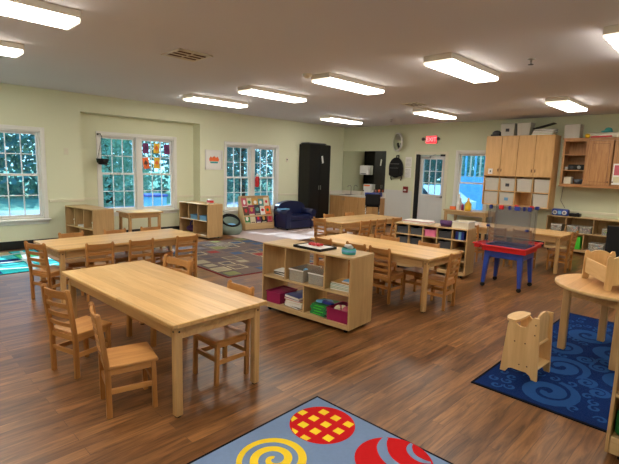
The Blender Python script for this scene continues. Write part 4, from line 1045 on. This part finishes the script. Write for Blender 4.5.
# exit sign
t = thing('exit_sign', 'lit red exit sign with two lamps above the door', 'exit sign', (XB-.001, 6.25, 2.30), BR)
MB().box(0, .33, -.05, 0, 0, .21, 'white_plastic', .006).build('housing', t)
MB().box(.015, .315, -.055, -.05, .015, .195, 'exit_red').build('lit_face', t)
cu = bpy.data.curves.new('exit_text', 'FONT'); cu.body = 'EXIT'; cu.size = .145; cu.extrude = .002; cu.align_x = 'CENTER'; cu.align_y = 'CENTER'
tmp = bpy.data.objects.new('tmp', cu); COL.objects.link(tmp); bpy.context.view_layer.update()
me = bpy.data.meshes.new_from_object(tmp.evaluated_get(bpy.context.evaluated_depsgraph_get())); bpy.data.objects.remove(tmp)
me.materials.clear(); flat('exit_letter', (255, 225, 225), .5, var=.01)
MATS['exit_letter'].node_tree.nodes['Principled BSDF'].inputs['Emission Color'].default_value = (1, .55, .55, 1); MATS['exit_letter'].node_tree.nodes['Principled BSDF'].inputs['Emission Strength'].default_value = .8
me.materials.append(MATS['exit_letter'])
o = bpy.data.objects.new('lettering', me); COL.objects.link(o); o.parent = t; o.location = (.165, -.058, .105); o.rotation_euler = (PI/2, 0, 0)
for sx, x in ((-1, -.05), (1, .38)):
    MB().cyl((.165+sx*.165, -.03, .12), (x, -.04, .12), .012, .012, 'grey_bin', 8).lathe([(0, 0), (.03, .0), (.045, .05), (.045, .06), (0, .06)], 'grey_bin', 16, M=Matrix.Translation((x, -.04, .12)) @ Matrix.Rotation(R(90), 4, 'X')).build('emergency_lamp', t)

# window-side worktable with bottles
t = thing('side_table', 'wooden table with bottles standing under the back window', 'table', (XB-.75, 5.24, 0), BR)
FW, FD, FH = 1.05, .62, .70
MB().box(0, FW, 0, FD, FH-.03, FH, 'shelf_x', .004).build('tabletop', t)
MB().box(.05, FW-.05, .04, .06, FH-.11, FH-.03, 'shelf_x').box(.05, FW-.05, FD-.06, FD-.04, FH-.11, FH-.03, 'shelf_x').box(.04, .06, .05, FD-.05, FH-.11, FH-.03, 'shelf_x').box(FW-.06, FW-.04, .05, FD-.05, FH-.11, FH-.03, 'shelf_x').build('apron', t)
for x in (.05, FW-.05):
    for y in (.05, FD-.05): MB().box(x-.03, x+.03, y-.03, y+.03, 0, FH-.03, 'shelf_z', .004).build('leg', t)
SF = t
t = tput('spray_bottle', 'tall white bottle on the table under the back window', 'bottle', SF, .33, .12, FH)
MB().lathe([(0, 0), (.055, 0), (.06, .04), (.055, .22), (.025, .29), (.02, .33), (0, .33)], 'white_plastic', 18).build('body', t); MB().lathe([(.024, .33), (.024, .38), (0, .38)], 'cream_plastic', 12).build('cap', t)
t = tput('yellow_bottle', 'yellow bottle on the table under the back window', 'bottle', SF, .56, .12, FH)
MB().lathe([(0, 0), (.07, 0), (.08, .03), (.078, .15), (.03, .23), (.025, .25), (0, .25)], 'yellow', 18).build('body', t); MB().lathe([(.028, .25), (.022, .30), (0, .30)], 'yellow', 12).build('cap', t)
t = tput('red_bottle', 'small dark red bottle beside the yellow bottle', 'bottle', SF, .44, .10, FH)
MB().lathe([(0, 0), (.03, 0), (.032, .12), (.012, .15), (0, .15)], 'magenta', 14).build('body', t); MB().lathe([(.013, .15), (.013, .18), (0, .18)], 'white_plastic', 10).build('cap', t)
t = tput('paint_jar', 'wide orange jar at the left of the window table', 'jar', SF, .18, .14, FH)
MB().lathe([(0, 0), (.07, 0), (.075, .01), (.075, .07), (.06, .08)], 'orange', 18).build('body', t); MB().lathe([(.066, .08), (.066, .10), (0, .10)], 'white_plastic', 18).build('lid', t)
t = tput('paper_cone', 'white folded paper leaning behind the orange jar', 'papers', SF, .20, .30, FH)
MB().prism([(-.12, 0), (.14, 0), (.10, .30), (.04, .26)], -.004, .004, 'paper', 'xz').build('sheet', t)

# ------------------------------------------------------------ window wall things
t = thing('tall_locker', 'tall black metal locker cabinet in the far corner', 'locker', (8.78, 8.67, 0), 0)
LW, LD, LH = .84, .44, 2.23
MB().box(0, LW, .02, LD-.015, 0.03, LH, 'black_paint', .004).box(.02, LW-.02, .05, LD-.02, 0, .03, 'black_rubber').build('body', t)
for i in range(2):
    x = LW/2*i; d = MB().box(x+.004, x+LW/2-.004, 0, .019, .06, LH-.02, 'black_paint', .003).build('door', t)
    hx = LW/2-.035 if i == 0 else LW/2+.035
    MB().box(hx-.012, hx+.012, -.012, 0, .98, 1.10, 'steel', .004).build('handle', d)
solo(MB().prism([(0, -.11), (.06, -.09), (.02, .11), (-.045, .09)], -.002, 0, 'paper', 'xz'), 'paper_note', 'white paper note stuck on the black locker door', 'notice', (9.275, 8.669, 1.82), 0)
t = thing('metal_tray', 'stack of shallow metal trays on top of the black locker', 'tray', (9.13, 8.88, LH), 0)
MB().box(-.33, .33, -.15, .15, .0, .012, 'dark_grey').box(-.35, .35, -.17, .17, .012, .03, 'dark_grey', .004).box(-.32, .32, -.15, .15, .03, .045, 'steel', .004).build('tray_base', t)

# sofa (child loveseat), local front -y
t = thing('child_sofa', 'small navy blue vinyl sofa in front of the black locker', 'sofa', (8.00, 8.41, 0.0085), R(-3))
SW, SDp = 1.0, .58
MB().box(-SW/2+.02, SW/2-.02, -SDp/2+.02, SDp/2-.05, .03, .24, 'navy_vinyl', .03).build('base', t)
MB().box(-SW/2+.15, SW/2-.15, -SDp/2, SDp/2-.18, .24, .37, 'navy_vinyl', .04).build('seat_cushion', t)
for sx in (-1, 1):
    mb = MB(); x = sx*(SW/2-.08)
    mb.box(x-.085, x+.085, -SDp/2-.0, SDp/2-.14, .04, .42, 'navy_vinyl', .03)
    vs = []; 
    mb.cyl((x, -SDp/2+.005, .42), (x, SDp/2-.10, .42), .09, .09, 'navy_vinyl', 20)
    mb.build('armrest', t)
bp_ = [(-SW/2+.03, .2)]+[(-(SW/2-.03)*math.cos(PI*i/16)*(1 if True else 1), .47+.24*math.sin(PI*i/16)**.75) for i in range(17)]+[(SW/2-.03, .2)]
MB().prism(bp_, SDp/2-.17, SDp/2-.02, 'navy_vinyl', 'xz').build('backrest', t)
for sx in (-1, 1):
    for y in (-SDp/2+.08, SDp/2-.12): MB().cyl((sx*(SW/2-.1), y, 0), (sx*(SW/2-.1), y, .04), .025, .03, 'black_rubber', 10).build('foot', t)
# light blue cushion/book on its arm
solo(MB().box(-.13, .16, -.08, .08, 0, .02, 'sky_blue', .006), 'folded_blanket', 'pale blue folded blanket on the left sofa arm', 'blanket', (7.55, 8.36, .521), R(-3))

# book display rack
t = thing('book_display', 'wooden book display rack full of picture books under the window', 'bookcase', (6.62, 8.69, .0085), R(-6))
BW, BD, BH = .86, .34, .83
sp = [(0, .0), (BD, 0), (BD, BH), (BD-.07, BH), (0, .16)]
for x in (0, BW-.018): MB().prism(sp, x, x+.018, 'shelf_z', 'yz').build('side_panel', t)
MB().box(.018, BW-.018, 0, .018, .02, .17, 'shelf_x', .003).build('front_panel', t)
MB().box(.018, BW-.018, BD-.012, BD, .02, BH, 'shelf_z').build('back_panel', t)
tiers = [(.03, .15), (.10, .34), (.19, .53)]
for (y, z) in tiers: MB().box(.018, BW-.018, y-.02, y+.07, z-.012, z, 'shelf_x').box(.018, BW-.018, y-.028, y-.018, z-.012, z+.025, 'shelf_x').build('ledge', t)
BK = t
pal = [[('green', 'olive green'), ('cream_book', 'cream'), ('purple', 'purple'), ('black_paint', 'black'), ('rose', 'rose pink')],
       [('brown', 'brown'), ('magenta', 'dark magenta'), ('dark_grey', 'dark grey'), ('paper', 'white and green'), ('orange', 'orange')],
       [('rose', 'dusty red'), ('cream_book', 'pale cream'), ('ochre', 'ochre yellow'), ('teal_dull', 'teal'), ('cream_plastic', 'off-white')]]
rb = random.Random(8)
for r_, row in enumerate(pal):
    y, z = tiers[r_]
    for k, (mt, nm) in enumerate(row):
        x = .10+k*.165+rb.uniform(-.012, .012); w = rb.uniform(.145, .172); h_ = rb.uniform(.22, .29)
        tb = tput('picture_book', f'{nm} picture book in the {("bottom", "middle", "top")[r_]} tier of the display rack', 'book', BK, x, y+.004*(k % 2), z+.001, 0, 'picture books in the display rack')
        Mt = Matrix.Rotation(R(-16), 4, 'X') @ Matrix.Rotation(R(rb.uniform(-3, 3)), 4, 'Y')
        MB().box(-w/2, w/2, 0, .010, 0, h_, mt, M=Mt).build('cover', tb)
        acc = rb.choice(['paper', 'ochre', 'teal_dull', 'red_plastic', 'cream_book', 'sky_blue', 'green'])
        n = rb.choice([5, 7, 9]); rx_, rz_ = w*rb.uniform(.22, .38), h_*rb.uniform(.16, .26)
        MB().prism([(rx_*math.cos(2*PI*i/n), h_*.6+rz_*math.sin(2*PI*i/n)) for i in range(n)], -.0015, 0, acc, 'xz', M=Mt).build('cover_art', tb)
        MB().box(-w/2+.02, w/2-.02, -.0015, 0, h_*.12, h_*.2, rb.choice(['paper', 'cream_book', 'dark_grey', 'brown']), M=Mt).build('title_band', tb)
# pod / basket
t = thing('pod_basket', 'round grey-green fabric pod holding a blue cushion beside the low shelf', 'basket', (6.06, 8.50, 0.0085), R(-20))
t.scale = (.86, .86, 1)
def slant(m, k=.42):
    m.v = [(x, y, z*(1+k*y*(1 if z > .05 else 0)/.3)) for x, y, z in m.v]; return m
slant(MB().lathe([(0, .0), (.24, 0), (.30, .08), (.31, .2), (.27, .28), (.235, .30), (.21, .28), (.20, .12), (0, .08)], 'pod_green', 28)).build('body', t)
slant(MB().lathe([(.232, .297), (.265, .305), (.25, .335), (.21, .325), (.212, .295)], 'black_fabric', 28)).build('rim', t)
tag(MB().ell((6.05, 8.46, .19), .135, .15, .07, 'sky_blue', 16, 8).build('blue_cushion'), 'pale blue cushion lying in the grey-green pod', 'cushion')

# picture frame
t = thing('framed_picture', 'white framed picture with orange shape on the wall beside the alcove', 'picture', (5.76, YW-.001, 1.47), 0)
MB().box(0, .48, -.025, 0, 0, .03, 'trim_white').box(0, .48, -.025, 0, .43, .46, 'trim_white').box(0, .03, -.025, 0, .03, .43, 'trim_white').box(.45, .48, -.025, 0, .03, .43, 'trim_white').build('frame', t)
m = MB().box(.03, .45, -.008, -.001, .03, .43, 'paper')
m.prism([(.13, .19), (.36, .19), (.34, .15), (.15, .15)], -.0095, -.008, 'teal', 'xz')
m.prism([(.12, .20), (.37, .20), (.38, .25), (.34, .31), (.30, .28), (.245, .32), (.19, .28), (.15, .31), (.11, .25)], -.0095, -.008, 'orange', 'xz')
m.build('print', t)
# wall plates
solo(MB().box(-.04, .04, -.008, 0, -.06, .06, 'trim_cream', .003).box(-.01, .01, -.014, -.008, -.02, .02, 'cream_plastic'), 'wall_plate', 'cream wall plate between the left window and the alcove', 'wall plate', (2.80, YW-.001, 1.75))
solo(MB().box(-.035, .035, -.02, 0, -.05, .06, 'cream_plastic', .004).box(-.02, .02, -.022, -.02, .0, .03, 'grey_bin'), 'thermostat', 'small thermostat on the wall left of the black locker', 'thermostat', (8.33, YW-.001, 1.77))
# paper leaves on alcove window (inside face of the glass of the right unit)
YG = YW+AD+.03
LEAF = [(4.49, 1.93, 'leaf_purple', 0, 'purple paper square at the upper left of the alcove window display'), (4.74, 1.94, 'leaf_yellow', 4, 'upper yellow paper leaf in the alcove window'), (4.98, 1.93, 'leaf_purple', -3, 'purple paper square at the upper right of the alcove window display'), (4.49, 1.61, 'leaf_orange', -9, 'orange paper leaf hanging in the alcove window'), (4.74, 1.62, 'leaf_yellow', 3, 'lower yellow paper leaf in the alcove window')]
for x, z, mt, a, lab in LEAF:
    z -= .035; h_ = .215 if z > 1.8 else .24; w_ = .135
    m = MB().box(-w_/2, w_/2, -.002, 0, -h_/2, h_/2, mt)
    acc = {'leaf_purple': 'purple', 'leaf_yellow': 'orange', 'leaf_orange': 'brown'}[mt]
    m.prism([(0, .07), (.035, .02), (.05, -.02), (.012, -.025), (0, -.075), (-.012, -.025), (-.05, -.02), (-.035, .02)], -.003, -.002, acc, 'xz')
    o = m.build('paper_leaf'); o.location = (x, YG, z); o.rotation_euler = (0, R(a), 0); tag(o, lab, 'paper craft', 'paper leaves in the alcove window')
# hanging basket
t = thing('hanging_planter', 'dark hanging planter bowl at the left of the alcove window', 'planter', (3.505, 9.26, 1.52), 0)
MB().lathe([(0, 0), (.07, .005), (.105, .05), (.12, .12), (.112, .12), (.095, .05), (0, .02)], 'black_fabric', 20).build('bowl', t)
MB().lathe([(0, .10), (.11, .105)], 'brown', 20).build('soil', t)
m = MB()
for a in (0, 120, 240): m.tube([(.115*math.cos(R(a)), .115*math.sin(R(a)), .12), (0, 0, .55)], .0035, 'black_rubber', 6)
m.build('hanging_chain', t)
MB().tube([(-.03, .13, .60), (-.01, .05, .61), (0, 0, .55)], .007, 'black_rubber', 8).cyl((-.03, .12, .60), (-.03, .131, .60), .02, .02, 'black_rubber', 10).build('bracket', t)
# red windsock in window 3
t = thing('hanging_decoration', 'red paper lantern hanging in the window behind the book rack', 'decoration', (7.25, 9.03, 1.05), 0)
MB().lathe([(.0, 0), (.05, .01), (.058, .08), (.058, .22), (.045, .27), (0, .275)], 'red_plastic', 14).build('body', t)
MB().cyl((0, 0, .275), (0, 0, .36), .05, .01, 'white_plastic', 12).cyl((0, 0, .36), (0, 0, 1.06), .002, .002, 'paper', 6).bar((0, 0, 1.06), (0, .085, 1.06), .006, .006, 'steel').build('string', t)
# office chair at right edge
t = thing('office_chair', 'black office chair at the right edge in front of the low wall shelf', 'chair', (6.70, 1.02, 0), R(100))
MB().box(-.24, .24, -.23, .23, .43, .51, 'black_fabric', .035).build('seat', t)
MB().box(-.22, .22, .20, .26, .60, 1.0, 'black_fabric', .028).build('backrest', t)
MB().bar((0, .12, .42), (0, .28, .46), .05, .015, 'black_paint').bar((0, .27, .45), (0, .27, .8), .05, .015, 'black_paint', up=(0, 1, 0)).cyl((0, 0, .12), (0, 0, .44), .025, .025, 'black_paint').build('column', t)
m = MB()
for k in range(5):
    a = 2*PI*k/5; m.bar((0, 0, .12), (.28*math.cos(a), .28*math.sin(a), .075), .04, .03, 'black_paint'); m.ell((.28*math.cos(a), .28*math.sin(a), .03), .03, .03, .03, 'black_rubber', 10, 6)
m.build('wheel_base', t)

# ------------------------------------------------------------ outdoors
tag(MB().box(-60, 90, YW+.6, 90, -.55, -.35, 'grass').box(XB+.4, 90, -40, YW+.6, -.55, -.35, 'grass').build('ground'), kind='structure')
def tree_mesh(seed, mat, n=11000, r=2.4, h=4.2):
    rr = random.Random(seed); blobs = [(rr.uniform(-1.3, 1.3), rr.uniform(-1.3, 1.3), h-1.4+rr.uniform(-1.9, 1.5), rr.uniform(.9, 1.5)) for _ in range(9)]
    m = MB()
    vs = []; fs = []
    for k in range(n):
        bx_, by_, bz, br = rr.choice(blobs)
        d_ = Vector((rr.gauss(0, 1), rr.gauss(0, 1), rr.gauss(0, 1))).normalized()*br*rr.uniform(.55, 1.05)
        c = Vector((bx_, by_, bz))+d_
        a = Vector((rr.gauss(0, 1), rr.gauss(0, 1), rr.gauss(0, 1))).normalized()*rr.uniform(.045, .09); b = a.orthogonal().normalized()*a.length*.6
        o = len(vs); vs += [tuple(c-a), tuple(c+b), tuple(c+a), tuple(c-b)]; fs.append((o, o+1, o+2, o+3))
    m.add(vs, fs, mat); return m
trees = []
for k, mt in enumerate(('leaf_a', 'leaf_b', 'leaf_a')):
    t = thing('tree', 'leafy green tree standing outside beyond the windows', 'tree', (0, 0, -.35), 0, 'trees outside the windows')
    tree_mesh(20+k, mt).build('crown', t)
    MB().cyl((0, 0, 0), (.1, 0, 2.2), .14, .1, 'bark', 10).cyl((.1, 0, 2.2), (-.4, .2, 4.0), .09, .04, 'bark', 8).cyl((.1, 0, 2.0), (.7, -.2, 3.6), .07, .03, 'bark', 8).build('trunk', t)
    trees.append(t)
TP = [(1.2, 20.5, 1.0), (8.2, 21, 1.05), (15.4, 20.5, 1.1), (22.5, 20, 1.1), (29.5, 20, 1.1), (36.5, 21, 1.1), (-6, 21, 1.1),
      (25, 2.0, 1.1), (24.5, 9.3, 1.1), (31, 13.6, 1.1)]
for i, (x, y, s_) in enumerate(TP):
    o = trees[i] if i < 3 else copy_tree(trees[i % 3])
    o.location = (x, y, -.35); o.rotation_euler = (0, 0, i*1.7); o.scale = (s_*1.1, s_*1.1, s_)
rr = random.Random(77); m = MB(); vs = []; fs = []
for k in range(60000):
    if k % 4: cx_ = rr.uniform(-16, 60); cy_ = 26+rr.uniform(0, 2.5)+1.2*math.sin(cx_*.7)
    else: cy_ = rr.uniform(-8, 26); cx_ = 37+rr.uniform(0, 2.5)+1.2*math.sin(cy_*.8)
    u = rr.random(); c = Vector((cx_, cy_, -.3+u*(6.5+1.8*math.sin(cx_*.45+cy_*.3))))
    a = Vector((rr.gauss(0, 1), rr.gauss(0, 1), rr.gauss(0, 1))).normalized()*rr.uniform(.13, .24); b = a.orthogonal().normalized()*a.length*.65
    o = len(vs); vs += [tuple(c-a), tuple(c+b), tuple(c+a), tuple(c-b)]; fs.append((o, o+1, o+2, o+3))
m.add(vs[:len(vs)//2], fs[:len(fs)//2], 'leaf_a'); h2 = len(vs)//2
m.add(vs[h2:], [tuple(i-h2 for i in f) for f in fs[len(fs)//2:]], 'leaf_b')
tag(m.build('shrubbery'), 'dense green shrubbery behind the trees outside the windows', 'shrubbery', kind='stuff')
# parking strip with cars
tag(MB().box(-10, 45, 14.0, 19.5, -.35, -.34, 'asphalt').build('driveway'), kind='structure')
def car(loc, rz, lab):
    t = thing('parked_car', lab, 'car', loc, rz, 'cars parked outside')
    prof = [(-2.1, .25), (2.1, .25), (2.15, .6), (2.0, .78), (1.1, .9), (.5, 1.38), (-1.0, 1.42), (-1.75, .95), (-2.15, .85)]
    MB().prism(prof, -.85, .85, 'car_paint', 'xz').build('body', t)
    win = [(.95, .92), (.45, 1.31), (-.95, 1.35), (-1.5, .95)]
    MB().prism(win, -.86, .86, 'car_glass', 'xz').build('windows', t)
    for x in (-1.35, 1.35):
        for y in (-.78, .78): MB().cyl((x, y-.1, .32), (x, y+.1, .32), .32, .32, 'black_rubber', 20).cyl((x, y-.105, .32), (x, y+.105, .32), .18, .18, 'steel', 16).build('wheel', t)
t = thing('recycling_bin', 'blue wheeled bin outside the alcove window', 'bin', (6.2, 12.6, -.35), 0)
MB().box(-.28, .28, -.28, .28, .05, .95, 'sky_blue', .02).build('body', t); MB().box(-.31, .31, -.31, .31, .95, 1.02, 'blue_plastic', .02).build('lid', t)
car((16.0, 9.6, -.35), R(80), 'pale car parked outside, seen through the glazed door')
# fence outside the back windows
t = thing('blue_screen', 'blue panel fence with pale slats outside the back window', 'fence', (18.5, 9.75, -.35), R(-90))
MB().box(0, 2.9, 0, .03, .1, 1.75, 'sky_paint').build('panel', t)
for k in range(14): MB().box(.03+k*.21, .10+k*.21, 0, .03, 1.75, 3.3, 'fence_wood' if k % 2 else 'sky_paint').build('slat', t)
MB().box(0, 2.9, .03, .07, 1.7, 1.8, 'fence_wood').box(0, 2.9, .03, .07, 3.2, 3.3, 'fence_wood').build('rail', t)

# ------------------------------------------------------------ light
w = bpy.data.worlds.new('world'); sc.world = w; w.use_nodes = True
N = w.node_tree.nodes; bg = N['Background']
tc = N.new('ShaderNodeTexCoord'); sp_ = N.new('ShaderNodeSeparateXYZ'); cr = N.new('ShaderNodeValToRGB')
w.node_tree.links.new(tc.outputs['Generated'], sp_.inputs[0]); w.node_tree.links.new(sp_.outputs['Z'], cr.inputs['Fac'])
cr.color_ramp.elements[0].color = (.42, .78, 1.0, 1); cr.color_ramp.elements[1].color = (.20, .50, 1.0, 1); cr.color_ramp.elements[1].position = .7
w.node_tree.links.new(cr.outputs['Color'], bg.inputs['Color']); bg.inputs['Strength'].default_value = 3.2
sun = bpy.data.lights.new('sun', 'SUN'); sun.energy = 13.0; sun.color = (.80, .93, 1); sun.angle = R(1)
so = bpy.data.objects.new('sun', sun); COL.objects.link(so)
so.rotation_euler = Vector((.14, -.80, -.72)).to_track_quat('-Z', 'Y').to_euler()

# ------------------------------------------------------------ camera
yaw, pitch, roll, F = .775, -.1437, .0311, 446.35
cy, sy, cp, spn = math.cos(yaw), math.sin(yaw), math.cos(pitch), math.sin(pitch)
fw = Vector((cy*cp, sy*cp, spn)); rt = Vector((sy, -cy, 0)); up = rt.cross(fw)
r2 = rt*math.cos(roll)+up*math.sin(roll); u2 = -rt*math.sin(roll)+up*math.cos(roll)
cam = bpy.data.cameras.new('camera'); co = bpy.data.objects.new('camera', cam); COL.objects.link(co)
cam.sensor_width = 36; cam.lens = F/619*36; cam.clip_start = .05; cam.clip_end = 300
co.matrix_world = Matrix(((r2.x, u2.x, -fw.x, 0), (r2.y, u2.y, -fw.y, 0), (r2.z, u2.z, -fw.z, CAM_H), (0, 0, 0, 1)))
sc.camera = co
sc.view_settings.view_transform = 'Standard'; sc.view_settings.look = 'None'; sc.view_settings.gamma = 1; sc.view_settings.use_curve_mapping = False
sc.view_settings.exposure = 0
try:
    sc.cycles.use_denoising = True; sc.cycles.max_bounces = 8; sc.cycles.transparent_max_bounces = 16
    sc.cycles.sample_clamp_indirect = 4
except Exception: pass
